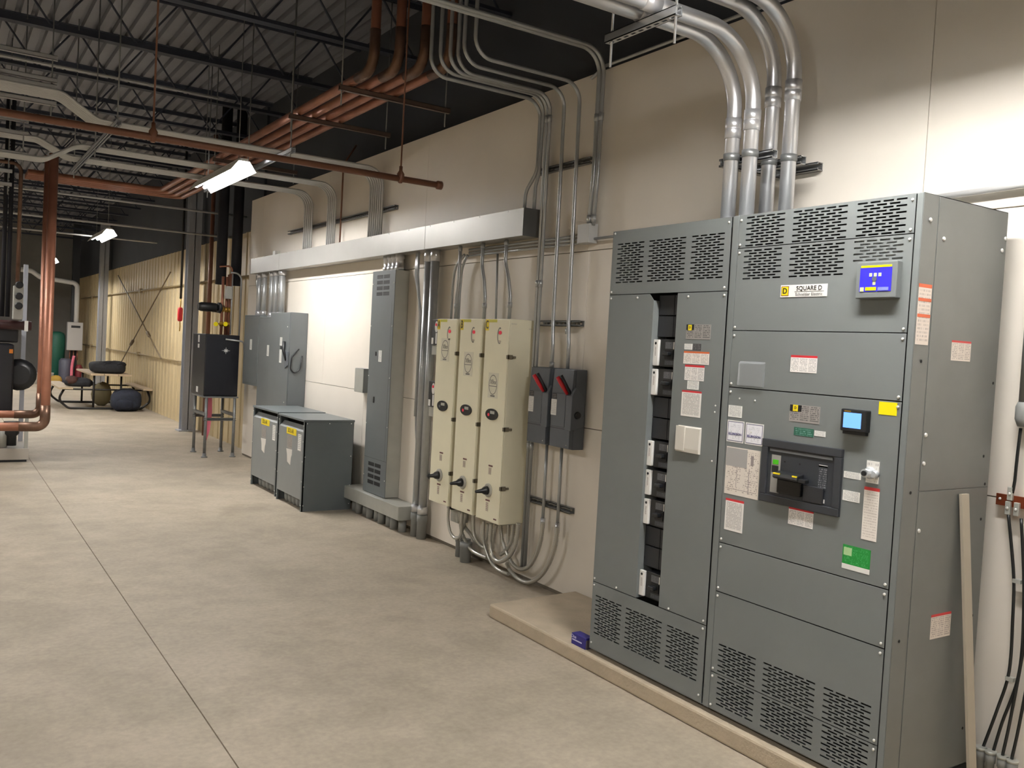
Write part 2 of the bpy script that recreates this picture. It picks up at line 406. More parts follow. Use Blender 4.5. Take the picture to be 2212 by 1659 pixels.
# ------------------------------------------------------------------ switchboard
GX, GB = -.70, -.11           # front plane and back plane of the board
def slotted(parent, name, y0, y1, z0, z1, groups, x=GX, t=.003, m=GREY):
    """cover plate with real slots. groups: (ya, yb, ztop, zbot, rows, n) ; even rows hold n slots, odd rows n-1"""
    sh = .0070; rowsd = {}
    for (ya, yb, zt, zb_, nr, n) in groups:
        lo, hi = min(ya, yb), max(ya, yb); pitch = (hi-lo+.012)/n; sw = pitch-.012; dz = (zt-zb_-sh)/(nr-1)
        for r in range(nr):
            zc = round(zt-sh/2-r*dz, 4); c = n if r % 2 == 0 else n-1; off = 0 if r % 2 == 0 else pitch/2
            rowsd.setdefault(zc, []).extend([(lo+off+i*pitch, lo+off+i*pitch+sw) for i in range(c)])
    zs = sorted(rowsd); merged = []
    for z in zs:
        if merged and z-merged[-1][0] < sh*1.05: merged[-1][1].extend(rowsd[z])
        else: merged.append([z, list(rowsd[z])])
    mb = MB(); cur = z0
    for z, sl in merged:
        mb.box(x-t, x, y0, y1, cur, z-sh/2); sl.sort(); cy = y0
        for a, b in sl:
            if a > cy+.0005: mb.box(x-t, x, cy, a, z-sh/2, z+sh/2)
            cy = max(cy, b)
        if cy < y1: mb.box(x-t, x, cy, y1, z-sh/2, z+sh/2)
        cur = z+sh/2
    mb.box(x-t, x, y0, y1, cur, z1)
    return build(name, mb, m, parent)
def cover(parent, y0, y1, z0, z1, name='cover_panel', x=GX, t=.003, m=GREY): return build(name, MB().box(x-t, x, y0, y1, z0, z1), m, parent, .0012)
def screws(parent, pts, x=GX-.003, me=None):
    for (y, z) in pts: inst('screw', me or SCREW, (x, y, z), parent)
def shell(parent, y0, y1, z0, z1, name='cabinet'):
    mb = MB(); t = .003; fx = GX+.002
    mb.box(fx, GB, y0, y0+t, z0, z1); mb.box(fx, GB, y1-t, y1, z0, z1); mb.box(fx, GB, y0, y1, z1-t, z1); mb.box(GB-t, GB, y0, y1, z0, z1); mb.box(fx, GB, y0, y1, z0, z0+t)
    build(name, mb, GREY, parent)
WARN = print_mat('red headed warning sheet', (240, 236, 232), (184, 181, 180), 13, 3, head=(205, 42, 52), headfrac=.13)
WARN1 = print_mat('red headed instruction sheet', (240, 237, 232), (180, 177, 174), 22, 1, head=(205, 48, 56), headfrac=.07, dens=.62)
WARNO = print_mat('orange headed warning sheet', (238, 231, 224), (192, 186, 180), 10, 3, head=(214, 104, 54), headfrac=.14)
NOTE = print_mat('typed white note', (242, 242, 237), (186, 186, 186), 9, 1, dens=.6)
NAMEP = print_mat('silver nameplate', (150, 146, 142), (96, 94, 94), 9, 3, dens=.55)
DIAG = print_mat('one line diagram sheet', (228, 220, 210), (176, 166, 158), 26, 2, dens=.45)
ELL = print_mat('contractor sticker paper', (240, 240, 246), (190, 190, 200), 11, 1, dens=.42, margin=.16)
GRNP = print_mat('green service sticker print', (22, 138, 54), (80, 170, 100), 14, 1, dens=.45)

# --- distribution section (far one)
ds = thing('switchboard_section', 'grey switchboard section with a column of black breakers between plain covers', 'switchboard', (-.4, 3.33, PADZ), 'switchboard sections')
DY0, DY1 = 2.900, 3.765
shell(ds, DY0, DY1, .112, 2.398)
build('base_channel', MB().box(GX+.05, GB, DY0, DY1, PADZ, .112), INNER, ds)
build('interior_shade', MB().box(GX+.16, GX+.165, DY0+.01, DY1-.01, .13, 2.38), INNER, ds)  # near-black sheet puts the shade behind the vent slots into colour
slotted(ds, 'vent_cover', 2.908, 3.757, 2.057, 2.395, [(3.503, 3.716, 2.328, 2.117, 17, 4), (3.198, 3.466, 2.328, 2.117, 17, 5), (2.945, 3.159, 2.328, 2.117, 17, 4)])
slotted(ds, 'vent_cover', 2.908, 3.757, .118, .484, [(3.512, 3.727, .417, .207, 17, 4), (3.202, 3.475, .417, .207, 17, 5), (2.947, 3.164, .417, .207, 17, 4)])
c1 = build('cover_panel', MB().prism([(3.757, .488), (3.405, .488), (3.405, 2.02), (3.438, 2.053), (3.757, 2.053)], 0, GX-.003, GX), GREY, ds)
build('cover_return', MB().box(GX, GX+.10, 3.405, 3.409, .488, 2.02), GREY, c1)
c2 = cover(ds, 2.908, 3.233, .488, 2.053)
build('cover_return', MB().box(GX, GX+.10, 3.229, 3.233, .488, 2.05), GREY, c2)
screws(ds, [(2.922, 2.372), (3.742, 2.385), (2.926, 2.072), (3.745, 2.070), (2.923, 2.036), (3.745, 2.036), (3.53, 2.036), (3.158, 2.034), (3.745, .505), (3.56, .50), (3.745, .468), (2.925, .505), (2.925, .468), (2.926, .150), (3.742, .15), (3.16, .498)])
screws(ds, [(2.935, 1.52), (2.937, 1.49), (2.935, 1.26)], me=SCREW_S)
# breaker column: filler plates and breakers, set back from the covers
BX = GX+.035
def filler(z0, z1):
    for a, b in ((3.292, 3.404), (3.234, 3.289)):
        build('filler_plate', MB().box(BX, BX+.02, a, b, z0+.002, z1-.002), BLACK2, ds, .002)
for z0, z1 in ((1.945, 2.05), (1.835, 1.943), (1.425, 1.53), (1.315, 1.423), (.765, .865), (.655, .763)): filler(z0, z1)
def breaker(z0, z1):
    zc = (z0+z1)/2; h = z1-z0
    b = empty_part('breaker', ds, (BX, 3.32, zc)); b['label'] = 'black moulded breaker with a white tag strip'
    build('breaker_case', MB().box(BX-.012, BX+.06, 3.238, 3.362, z0+.003, z1-.003), BLACK, b, .003)
    build('tag_strip', MB().box(BX-.022, BX-.006, 3.368, 3.405, z0+.006, z1-.006), WHITE, b, .003)
    build('tag_dot', MB().cyl((BX-.0222, 3.387, z1-.025), (BX-.0232, 3.387, z1-.025), .007, 10), BLACK, b)
    plateX(b, 'tag_print', BX-.022, 3.381, 3.391, zc-.02, z1-.042, print_mat('vertical tag print', (232, 230, 226), (140, 120, 118), 9, 1, dens=.6), .0006)
    plateX(b, 'rating_label', BX-.012, 3.272, 3.325, zc+.022, zc+.055, print_mat('breaker rating label', (96, 98, 102), (60, 62, 66), 5, 2))
    plateX(b, 'rating_strip', BX-.012, 3.262, 3.268, zc+.020, zc+.056, WHITE)
    build('handle_slot', MB().box(BX-.016, BX-.012, 3.265, 3.325, zc-.030, zc+.014), INNER, b)
    build('toggle', MB().box(BX-.045, BX-.014, 3.275, 3.315, zc-.012, zc+.006), BLACK, b, .004)
    plateX(b, 'lower_label', BX-.012, 3.258, 3.325, zc-.06, zc-.037, print_mat('breaker lower label', (56, 60, 66), (80, 84, 90), 4, 2))
    return b
for z0, z1 in ((1.683, 1.828), (1.533, 1.678), (1.170, 1.310), (1.020, 1.160), (.870, 1.010), (.497, .640)): breaker(z0, z1)
FP = GX-.003
n1 = plateX(ds, 'nameplate', FP, 2.995, 3.157, 1.828, 1.899, NAMEP); 
plateX(n1, 'maker_mark', FP-.0012, 3.105, 3.157, 1.872, 1.899, BLACK, .0006); plateX(n1, 'maker_square', FP-.0018, 3.12, 3.144, 1.870, 1.897, YEL, .0006); text('maker_letter', 'D', .016, (FP-.0026, 3.132, 1.884), BLACK, n1, bold=True)
plateX(ds, 'note_card', FP, 3.11, 3.163, 1.777, 1.805, NOTE); plateX(ds, 'small_plate', FP, 3.052, 3.106, 1.775, 1.806, print_mat('dark small plate', (60, 60, 62), (110, 110, 110), 4, 2))
plateX(ds, 'warning_label', FP, 2.995, 3.164, 1.708, 1.769, WARNO, label='orange headed warning label'); plateX(ds, 'warning_label', FP, 3.021, 3.15, 1.629, 1.703, WARN, label='red headed warning label')
plateX(ds, 'note_card', FP, 3.051, 3.127, 1.586, 1.627, NOTE); plateX(ds, 'warning_label', FP, 3.029, 3.160, 1.454, 1.579, WARN1, label='tall red headed instruction label')
mb = MB(); mb.prism([(FP, 1.407), (FP-.012, 1.400), (FP-.016, 1.30), (FP-.014, 1.281), (FP, 1.279)], 1, 3.014, 3.169); mb.box(FP-.018, FP-.010, 3.11, 3.169, 1.288, 1.405)
build('document_pocket', mb, PAPER, ds)

# --- main section (near one)
ms = thing('switchboard_section', 'grey switchboard main section with a blue keypad box and drawout breaker', 'switchboard', (-.4, 2.43, PADZ), 'switchboard sections')
MY0, MY1 = 1.960, 2.897
shell(ms, MY0, MY1, .112, 2.398)
build('base_channel', MB().box(GX+.05, GB, MY0, MY1, PADZ, .112), INNER, ms)
build('interior_shade', MB().box(GX+.12, GX+.125, MY0+.01, MY1-.01, .13, 2.38), INNER, ms)  # dark sheet stands in for the shade seen through the vents
build('corner_post', MB().box(GX-.002, GX+.02, MY0, 1.986, .112, 2.398), GREY, ms, .002)
build('corner_post', MB().box(GX-.002, GX+.02, 2.862, MY1, .112, 2.398), GREY, ms, .002)
PY0, PY1 = 1.990, 2.858
slotted(ms, 'vent_cover', PY0, PY1, 2.249, 2.395, [(2.600, 2.816, 2.386, 2.253, 11, 4), (2.286, 2.556, 2.386, 2.253, 11, 5), (2.025, 2.241, 2.386, 2.253, 11, 4)])
slotted(ms, 'vent_cover', PY0, PY1, 1.875, 2.245, [(2.605, 2.819, 2.236, 2.104, 11, 4), (2.289, 2.561, 2.236, 2.104, 11, 5), (2.028, 2.245, 2.236, 2.160, 7, 4)])
build('vent_backing', MB().box(GX+.004, GX+.006, 2.0, 2.246, 2.13, 2.243), GREY, ms)
cover(ms, PY0, PY1, 1.615, 1.871); cover(ms, PY0, PY1, .896, 1.611); cover(ms, PY0, PY1, .668, .892)
slotted(ms, 'vent_cover', PY0, PY1, .291, .664, [(2.600, 2.820, .430, .300, 11, 4), (2.286, 2.557, .430, .300, 11, 5), (2.026, 2.244, .430, .300, 11, 4)])
slotted(ms, 'vent_cover', PY0, PY1, .118, .287, [(2.598, 2.816, .278, .146, 11, 4), (2.284, 2.554, .278, .146, 11, 5), (2.026, 2.240, .278, .146, 11, 4)])
for za, zb_ in ((2.374, 2.262), (2.226, 1.888), (1.850, 1.630), (1.592, .912), (.874, .684), (.646, .306), (.270, .135)):
    screws(ms, [(yy, z) for yy in (2.846, 2.003) for z in (za, zb_)])
screws(ms, [(2.79, 1.565), (2.70, 1.562), (2.71, 1.42)], me=SCREW_S)
# maker's plate
pl = plateX(ms, 'maker_plate', FP, 2.357, 2.596, 2.019, 2.071, WHITE, .002, 'white maker plate with yellow square mark')
plateX(pl, 'mark_border', FP-.002, 2.552, 2.592, 2.024, 2.066, mat('mark border', (120, 60, 20), .5), .0004); plateX(pl, 'mark_square', FP-.0024, 2.555, 2.589, 2.027, 2.063, YEL, .0005)
text('mark_letter', 'D', .034, (FP-.0034, 2.572, 2.045), BLACK, pl, bold=True)
text('maker_name', 'SQUARE D', .026, (FP-.0028, 2.447, 2.055), BLACK, pl, sx=1.06); plateX(pl, 'rule', FP-.002, 2.372, 2.522, 2.0405, 2.042, BLACK, .0005)
text('maker_name', 'Schneider Electric', .0185, (FP-.0028, 2.447, 2.030), mat('pale print', (130, 130, 130), .5), pl, sx=1.02)
# blue keypad box
kb = empty_part('keypad_box', ms, (GX, 2.117, 2.0)); kb['label'] = 'grey box with a blue keypad'
build('box_body', MB().box(GX-.034, GX, 2.026, 2.202, 2.004, 2.146), GREY, kb, .004)
KX = GX-.034
kp = build('keypad', MB().box(KX-.0015, KX, 2.047, 2.184, 2.030, 2.122), BLUE, kb)
plateX(kb, 'yellow_bar', KX, 2.049, 2.182, 2.123, 2.131, YELB)
for yy in (2.137, 2.117, 2.097): plateX(kb, 'key', KX-.0015, yy-.006, yy+.006, 2.088, 2.101, mat('pale key', (225, 236, 170), .4), .001)
plateX(kb, 'key', KX-.0015, 2.114, 2.126, 2.055, 2.068, MATS['pale key'], .001)
build('dial', MB().cyl((KX-.0015, 2.119, 2.078), (KX-.004, 2.119, 2.078), .010, 12), DKGREY, kb)
plateX(kb, 'mark', KX-.0015, 2.164, 2.180, 2.031, 2.047, MATS['pale key'], .001); plateX(kb, 'mark', KX-.0015, 2.110, 2.157, 2.034, 2.047, YELB, .001); plateX(kb, 'mark', KX-.0015, 2.057, 2.103, 2.033, 2.046, mat('grey print patch', (130, 140, 200), .5), .001)
# labels on the second cover
plateX(ms, 'warning_label', FP, 2.383, 2.518, 1.700, 1.772, WARN, label='red headed warning label')
mb = MB(); mb.prism([(FP, 1.735), (FP-.010, 1.725), (FP-.013, 1.626), (FP, 1.623)], 1, 2.655, 2.80); build('document_pocket', mb, PLASTIC_CLEAR, ms)['label'] = 'clear plastic document pocket'
# breaker cover furniture
plateX(ms, 'yellow_sticker', FP, 2.006, 2.083, 1.558, 1.607, YELB)
mt = empty_part('power_meter', ms, (GX, 2.177, 1.52)); mt['label'] = 'black meter with a lit blue screen'
build('meter_body', MB().box(GX-.032, GX, 2.115, 2.232, 1.480, 1.568), BLACK, mt, .005); build('meter_rear', MB().box(GX-.022, GX, 2.122, 2.225, 1.468, 1.480), BLACK, mt)
plateX(mt, 'screen', GX-.032, 2.137, 2.217, 1.494, 1.554, LCD)
plateX(mt, 'brand_strip', GX-.032, 2.185, 2.215, 1.557, 1.562, BRASS)
n2 = plateX(ms, 'nameplate', FP, 2.352, 2.506, 1.491, 1.563, NAMEP); plateX(n2, 'maker_mark', FP-.0012, 2.445, 2.505, 1.535, 1.562, BLACK, .0006); plateX(n2, 'maker_square', FP-.0018, 2.463, 2.489, 1.535, 1.562, YEL, .0006); text('maker_letter', 'D', .016, (FP-.0026, 2.476, 1.549), BLACK, n2, bold=True)
plateX(ms, 'green_plate', FP, 2.377, 2.477, 1.434, 1.468, print_mat('green plate print', (38, 96, 76), (110, 150, 140), 4, 1, dens=.5)); plateX(ms, 'note_card', FP, 2.318, 2.372, 1.442, 1.464, NOTE)
plateX(ms, 'note_card', FP, 2.771, 2.852, 1.478, 1.531, NOTE)
for i, (a, b, z0, z1) in enumerate(((2.752, 2.853, 1.364, 1.463), (2.640, 2.744, 1.364, 1.461))):
    s_ = plateX(ms, 'contractor_sticker', FP, a, b, z0, z1, WHITE, .0008, bevel=.0003)
    plateX(s_, 'sticker_border', FP-.0008, a+.005, b-.005, z0+.005, z1-.005, mat('sticker border', (84, 86, 120), .5), .0003); plateX(s_, 'sticker_face', FP-.0011, a+.008, b-.008, z0+.008, z1-.008, ELL, .0003)
    text('sticker_name', 'ELLINGSON', .0148, (FP-.002, (a+b)/2, z0+.037), mat('navy ink', (56, 52, 110), .5), s_, bold=True)
dg = plateX(ms, 'diagram_sheet', FP, 2.648, 2.847, 1.125, 1.342, DIAG, label='one-line diagram sheet'); plateX(dg, 'diagram_block', FP-.0012, 2.722, 2.845, 1.255, 1.338, mat('grey print block', (168, 166, 164), .6), .0004)
GL = mat('diagram line', (150, 140, 138), .6)
for (a, b, z0, z1) in ((2.778, 2.780, 1.16, 1.255), (2.705, 2.708, 1.14, 1.255), (2.66, 2.83, 1.150, 1.152), (2.69, 2.725, 1.185, 1.187), (2.69, 2.725, 1.195, 1.197), (2.69, 2.725, 1.174, 1.176), (2.684, 2.70, 1.27, 1.315)): plateX(dg, 'diagram_line', FP-.0012, a, b, z0, z1, GL, .0004)
plateX(ms, 'warning_label', FP, 2.725, 2.833, .960, 1.105, WARN1, label='tall red headed instruction label'); plateX(ms, 'warning_label', FP, 2.350, 2.476, 1.055, 1.129, WARN, label='red headed warning label')
gs = plateX(ms, 'green_sticker', FP, 2.074, 2.199, .951, 1.027, GRNP, label='green service sticker'); plateX(gs, 'sticker_window', FP-.0012, 2.157, 2.194, .986, 1.017, mat('pale green patch', (170, 205, 150), .5), .0004); plateX(gs, 'sticker_foot', FP, 2.074, 2.199, .931, .951, WHITE)
plateX(ms, 'warning_label', FP, 2.054, 2.121, 1.064, 1.271, print_mat('long faint instruction strip', (238, 232, 224), (212, 204, 196), 20, 1, head=(205, 60, 60), headfrac=.06), label='long red headed instruction strip')
plateX(ms, 'note_card', FP, 2.14, 2.218, 1.292, 1.318, NOTE); plateX(ms, 'note_card', FP, 2.139, 2.217, 1.201, 1.242, NOTE)
lk = plateX(ms, 'lock_plate', FP, 2.062, 2.117, 1.288, 1.374, print_mat('switch plate', (232, 230, 224), (90, 90, 92), 5, 1, dens=.4), .003)
build('lock_ring', MB().lathe((GX-.003, 2.098, 1.327), (GX-.045, 2.098, 1.327), [(0, .024), (.2, .024), (.3, .018), (1, .017)], 16), mat('clear guard', (200, 205, 208), .1, metal=.3), ms)
build('lock_key', MB().lathe((GX-.045, 2.098, 1.327), (GX-.052, 2.098, 1.327), [(0, .011), (1, .010)], 12), BLACK, ms)
build('lock_ring', MB().lathe((GX-.003, 2.075, 1.325), (GX-.025, 2.075, 1.325), [(0, .016), (1, .013)], 14), MATS['clear guard'], ms)
# drawout breaker in its frame
br = empty_part('main_breaker', ms, (GX, 2.43, 1.13)); br['label'] = 'black framed drawout main breaker'
BY0, BY1, BZ0, BZ1 = 2.224, 2.633, 1.129, 1.403
mb = MB(); fw = .034
mb.box(GX-.018, GX, BY0, BY1, BZ0, BZ0+fw); mb.box(GX-.018, GX, BY0, BY1, BZ1-fw, BZ1); mb.box(GX-.018, GX, BY0, BY0+fw, BZ0+fw, BZ1-fw); mb.box(GX-.018, GX, BY1-fw, BY1, BZ0+fw, BZ1-fw)
build('frame', mb, DKGREY, br, .003).active_material = mat('charcoal frame', (46, 49, 54), .45)
build('fascia', MB().box(GX-.010, GX, BY0+fw, BY1-fw, BZ0+fw, BZ1-fw), mat('breaker fascia', (44, 48, 54), .4), br)
build('trim_bar', MB().box(GX-.014, GX-.010, BY0+fw+.01, BY1-fw-.01, BZ1-fw-.016, BZ1-fw-.006), mat('trim bar', (110, 114, 118), .35, metal=.3), br)
pn = plateX(br, 'status_panel', GX-.010, 2.530, 2.578, 1.175, 1.338, mat('status panel', (146, 144, 140), .45), .002); plateX(pn, 'flag', GX-.012, 2.540, 2.570, 1.298, 1.318, LIME); plateX(pn, 'counter_window', GX-.012, 2.539, 2.574, 1.262, 1.292, BLACK)
for yy in (2.509, 2.43): build('fixing_hole', MB().cyl((GX-.010, yy, 1.315), (GX-.0108, yy, 1.315), .004, 8), INNER, br)
lever = MB(); lever.prism([(GX-.010, 1.275), (GX-.050, 1.268), (GX-.055, 1.250), (GX-.045, 1.243), (GX-.010, 1.243)], 1, 2.405, 2.535); lever.box(GX-.046, GX-.02, 2.37, 2.41, 1.242, 1.258)
build('charging_lever', lever, BLACK, br, .003)
for a, b in ((2.497, 2.530), (2.408, 2.430)): build('lever_mark', MB().box(GX-.056, GX-.049, a, b, 1.262, 1.268), YEL, br)
build('trip_unit', MB().box(GX-.030, GX-.010, 2.405, 2.528, 1.180, 1.242), mat('trip unit', (20, 22, 26), .25), br, .004)
build('side_cover', MB().box(GX-.020, GX-.010, 2.30, 2.40, 1.165, 1.235), mat('side cover', (38, 40, 44), .4), br, .004)
plateX(br, 'data_plate', GX-.010, 2.292, 2.334, 1.225, 1.325, print_mat('engraved data', (52, 56, 62), (150, 152, 156), 11, 2, dens=.45)); plateX(br, 'maker_strip', GX-.010, 2.292, 2.334, 1.318, 1.327, WHITE); plateX(br, 'white_tag', GX-.010, 2.296, 2.336, 1.172, 1.188, WHITE)
# the near end of the board: two side covers, labels, bolts
SY = MY0
build('end_cover', MB().box(-.600, GB-.004, SY-.003, SY, 1.274, 2.394), mat('end cover grey', (116, 118, 116), .4, metal=.15, var=.05), ms, .001); build('end_cover', MB().box(-.600, GB-.004, SY-.003, SY, .122, 1.270), MATS['end cover grey'], ms, .001)
build('end_post', MB().box(GX, -.604, SY-.002, SY, .115, 2.396), MATS['end cover grey'], ms, .001)
def plateY(parent, name, x0, x1, z0, z1, m, t=.0012, y=SY-.003, label=None):
    o = build(name, MB().box(x0, x1, y-t, y, z0, z1), m, parent)
    if label: o['label'] = label
    return o
WARNX = print_mat('end warning sheet', (222, 212, 202), (176, 166, 160), 12, 3, axis='X', head=(205, 60, 60), headfrac=.10)
OS = print_mat('end orange sheet', (228, 216, 206), (190, 178, 170), 16, 1, axis='X', head=(214, 100, 60), headfrac=.06, dens=.5)
ol = plateY(ms, 'warning_label', -.695, -.612, 1.832, 2.060, OS, y=SY-.002, label='long orange banded warning strip')
for z in (1.995, 1.935): plateY(ol, 'orange_band', -.695, -.612, z, z+.012, mat('orange band', (214, 100, 60), .5), .0005, SY-.0034)
plateY(ms, 'warning_label', -.453, -.319, 1.781, 1.860, WARNX, label='red headed warning label'); plateY(ms, 'warning_label', -.456, -.318, .679, .777, WARNX, label='red headed warning label')
for x, z in ((-.655, 2.30), (-.56, 2.24), (-.145, 2.24), (-.125, 2.29), (-.585, 1.49), (-.585, 1.38), (-.585, 1.12)): inst('bolt', SCREW_Y, (x, SY-.003, z), ms)
HOLE = D.meshes.new('hole'); hb = MB().cyl((0, 0, 0), (0, -.0012, 0), .006, 8); HOLE.from_pydata(hb.v, [], hb.f); HOLE.materials.append(INNER)
for x, z in ((-.648, 1.77), (-.135, 1.70), (-.165, 1.40), (-.14, 1.285), (-.655, 1.27), (-.15, 1.14), (-.66, .70), (-.16, .74), (-.17, .27), (-.655, .16)): inst('knockout', HOLE, (x, SY-.003, z), ms)
# board leaning on the end of the switchboard
lb = MB(); p0 = Vector((-.228, 1.87, PADZ)); p1 = Vector((-.309, 1.945, 1.253)); d = p1-p0
lb.sweep([p0, p1], .001, 4); lb.v = []; lb.f = []; lb.sm = []
w_ = Vector((.026, 0, 0)); t_ = Vector((0, .006, 0))
lb.v = [tuple(q) for q in (p0-w_-t_, p0+w_-t_, p0+w_+t_, p0-w_+t_, p1-w_-t_, p1+w_-t_, p1+w_+t_, p1-w_+t_)]
lb.f = [(0, 3, 2, 1), (4, 5, 6, 7), (0, 1, 5, 4), (1, 2, 6, 5), (2, 3, 7, 6), (3, 0, 4, 7)]; lb.sm = [False]*6
one('trim_board', lb, mat('pale trim strip', (178, 170, 154), .5), 'narrow pale strip leaning against the end of the switchboard', 'board')
# carton on the pad
a = atZ(1233, 1376, PADZ); cb = thing('small_carton', 'small dark blue carton on the concrete pad', 'box', (-.66, 3.83, PADZ))
cy0, cy1, cx0, cx1 = 3.80, 3.925, -.70, -.64
build('carton_body', MB().box(cx0, cx1, cy0, cy1, PADZ, PADZ+.062), NAVY, cb, .001)
WP = mat('white print', (200, 198, 226), .5)
text('carton_print', 'One', .026, (cx0-.0004, 3.905, PADZ+.045), WP, cb, bold=True)
build('carton_line', MB().box(cx0-.0006, cx0, 3.83, 3.918, PADZ+.024, PADZ+.031), WP, cb)
build('carton_end', MB().box(cx0+.004, cx1-.004, cy0-.001, cy0, PADZ+.004, PADZ+.05), mat('carton end', (96, 88, 98), .6), cb)

# ------------------------------------------------------------------ big conduits above the switchboard
BIG = [(-.45, 3.176, 3.30), (-.45, 3.055, 3.30), (-.25, 3.11, 3.47), (-.25, 2.985, 3.47)]
for i, (x, y, zt) in enumerate(BIG):
    t = thing('large_conduit', 'large bright conduit over the switchboard, '+('front pair, farther from the blue keypad', 'front pair, closer to the blue keypad', 'pair close to the wall, farther from the blue keypad', 'pair close to the wall, closer to the blue keypad')[i], 'conduit', (x, y, 2.40), 'large conduits over the switchboard')
    build('pipe', MB().sweep(arc_path([(x, y, 2.40), (x, y, zt), (-3.3, y, zt)], .33, 16), .0365, 16), EMTBIG, t)
    build('bushing', MB().lathe((x, y, 2.398), (x, y, 2.43), [(0, .047), (.8, .047), (1, .04)], 16), EMTBIG, t)
    zc = (2.84, 2.86, 3.02, 3.03)[i]
    build('coupling', MB().lathe((x, y, zc), (x, y, zc+.10), [(0, .041), (.46, .041), (.48, .0395), (.52, .0395), (.54, .041), (1, .041)], 16), EMTBIG, t)
    xc = -1.02-.08*(i % 2); build('coupling', MB().lathe((xc, y, zt), (xc-.09, y, zt), [(0, .041), (1, .041)], 16), EMTBIG, t)
    build('clamp', MB().lathe((x, y, 2.73), (x, y, 2.765), [(0, .041), (1, .041)], 16), STRUT, t)
def channel(p0, p1, w=.041, label='', group=None, name='strut_channel', open_dir=(0, 0, -1), slots=False, m=None, parent=None):
    """three-sided strut channel from p0 to p1; the open side looks along open_dir"""
    p0 = Vector(p0); p1 = Vector(p1); d = (p1-p0).normalized(); o = Vector(open_dir).normalized(); s = d.cross(o).normalized(); h = w/2; t = .004
    mb = MB()
    def slab(c0, c1, a, b, e, f):
        n = len(mb.v); 
        for P in (c0, c1):
            for (u, v) in ((a, e), (b, e), (b, f), (a, f)): mb.v.append(tuple(P+s*u+o*v))
        for q in ((0, 3, 2, 1), (4, 5, 6, 7), (0, 1, 5, 4), (1, 2, 6, 5), (2, 3, 7, 6), (3, 0, 4, 7)): mb.f.append(tuple(n+i for i in q)); mb.sm.append(False)
    slab(p0, p1, -h, -h+t, -h, h); slab(p0, p1, h-t, h, -h, h)
    if slots:
        L = (p1-p0).length; c = 0; 
        while c < L:
            e = min(c+.022, L); slab(p0+d*c, p0+d*e, -h, h, -h, -h+t); 
            if e < L:
                e2 = min(e+.03, L); slab(p0+d*e, p0+d*e2, -h, -.007, -h, -h+t); slab(p0+d*e, p0+d*e2, .007, h, -h, -h+t)
            c += .052
    else: slab(p0, p1, -h, h, -h, -h+t)
    slab(p0, p1, -h, -h+.011, h-t, h); slab(p0, p1, h-.011, h, h-t, h)
    if parent is not None: return build(name, mb, m or STRUT, parent)
    return one(name, mb, m or STRUT, label, 'strut', group)
BSTR = mat('bright strut', (190, 192, 194), .2, metal=.8)
br_ = thing('conduit_bracket', 'bright strut bracket holding the large conduits off the wall', 'bracket', (0, 3.1, 2.70))
channel((0, 3.24, 2.735), (-.44, 3.24, 2.735), open_dir=(0, 0, 1), name='bracket_arm', m=BSTR, parent=br_)
for x_, ye_ in ((-.388, 2.955), (-.190, 2.945), (-.022, 2.975)): channel((x_, ye_, 2.745), (x_, 3.30, 2.745), open_dir=(-1, 0, 0), name='bracket_rail', m=BSTR, parent=br_)
tr = thing('trapeze_hanger', 'slotted trapeze strut carrying the large conduits near the ceiling', 'hanger', (-1.10, 3.1, 3.2))
channel((-1.10, 2.915, 3.237), (-1.10, 3.40, 3.237), open_dir=(0, 0, 1), slots=True, name='trapeze_strut', m=BSTR, parent=tr)
for yy in (3.37, 2.932): build('threaded_rod', MB().cyl((-1.10, yy, 3.10), (-1.10, yy, ROOFZ), .006, 8), BSTR, tr)

# ------------------------------------------------------------------ wireway (trough) along the wall
TX = -.152; TZ0, TZ1 = 2.575, 2.782
tw = thing('wireway_trough', 'long square brushed metal wireway trough running along the wall', 'wireway', (-.08, 8.8, TZ0))
cuts = [5.484, 7.05, 11.02, 12.22]
for a, b in zip(cuts, cuts[1:]):
    build('trough_section', MB().box(TX, -.002, a+.002, b-.002, TZ0, TZ1), ALU, tw, .003)
    build('front_cover', MB().box(TX-.002, TX, a+.003, b-.003, TZ0+.002, TZ1-.002), ALU, tw)
yy = 5.7
while yy < 12.2:
    inst('screw', SCREW_S, (TX-.002, yy, TZ1-.010), tw); yy += .42
build('end_cap', MB().box(TX+.001, -.003, 5.4800, 5.486, TZ0+.001, TZ1-.001), mat('dull end cap', (92, 92, 92), .5, metal=.3), tw)
one('junction_box', MB().box(-.13, -.06, 11.27, 11.36, TZ1, TZ1+.055), ALU, 'small metal box standing on top of the wireway trough', 'junction box', bevel=.003)

# ------------------------------------------------------------------ conduit bundles: trough up the wall and out under the roof
RUNZ = 3.46
def bundle(ys, jog, lab, grp):
    """jog: z after the offset bend at X -2.67 .. -2.94"""
    for y in ys:
        pts = [(-.06, y, TZ1-.01), (-.06, y, RUNZ), (-2.66, y, RUNZ), (-2.94, y, jog), (-4.6, y, jog)]
        mb = MB().sweep(arc_path(pts, .17, 7), .0125, 8)
        one('electrical_conduit', mb, EMTL, lab, 'conduit', grp)
bundle([10.175+.062*i for i in range(5)], 3.60, 'pale conduit of the flat run dropping nearest the dark siding end of the trough', 'conduits of the far drop')
bundle([9.445+.054*i for i in range(5)], 3.28, 'pale conduit of the flat run dropping into the middle of the trough', 'conduits of the middle drop')
bundle([8.20+.05*i for i in range(7)], 3.635, 'pale conduit of the widest flat run dropping onto the trough', 'conduits of the near drop')
mb = MB().sweep(arc_path([(-.04, 9.318, TZ1-.01), (-.04, 9.318, 3.66), (.1, 9.318, 3.9)], .1), .010, 8); one('electrical_conduit', mb, RUST, 'single brownish pipe rising beside the middle conduit drop', 'conduit')
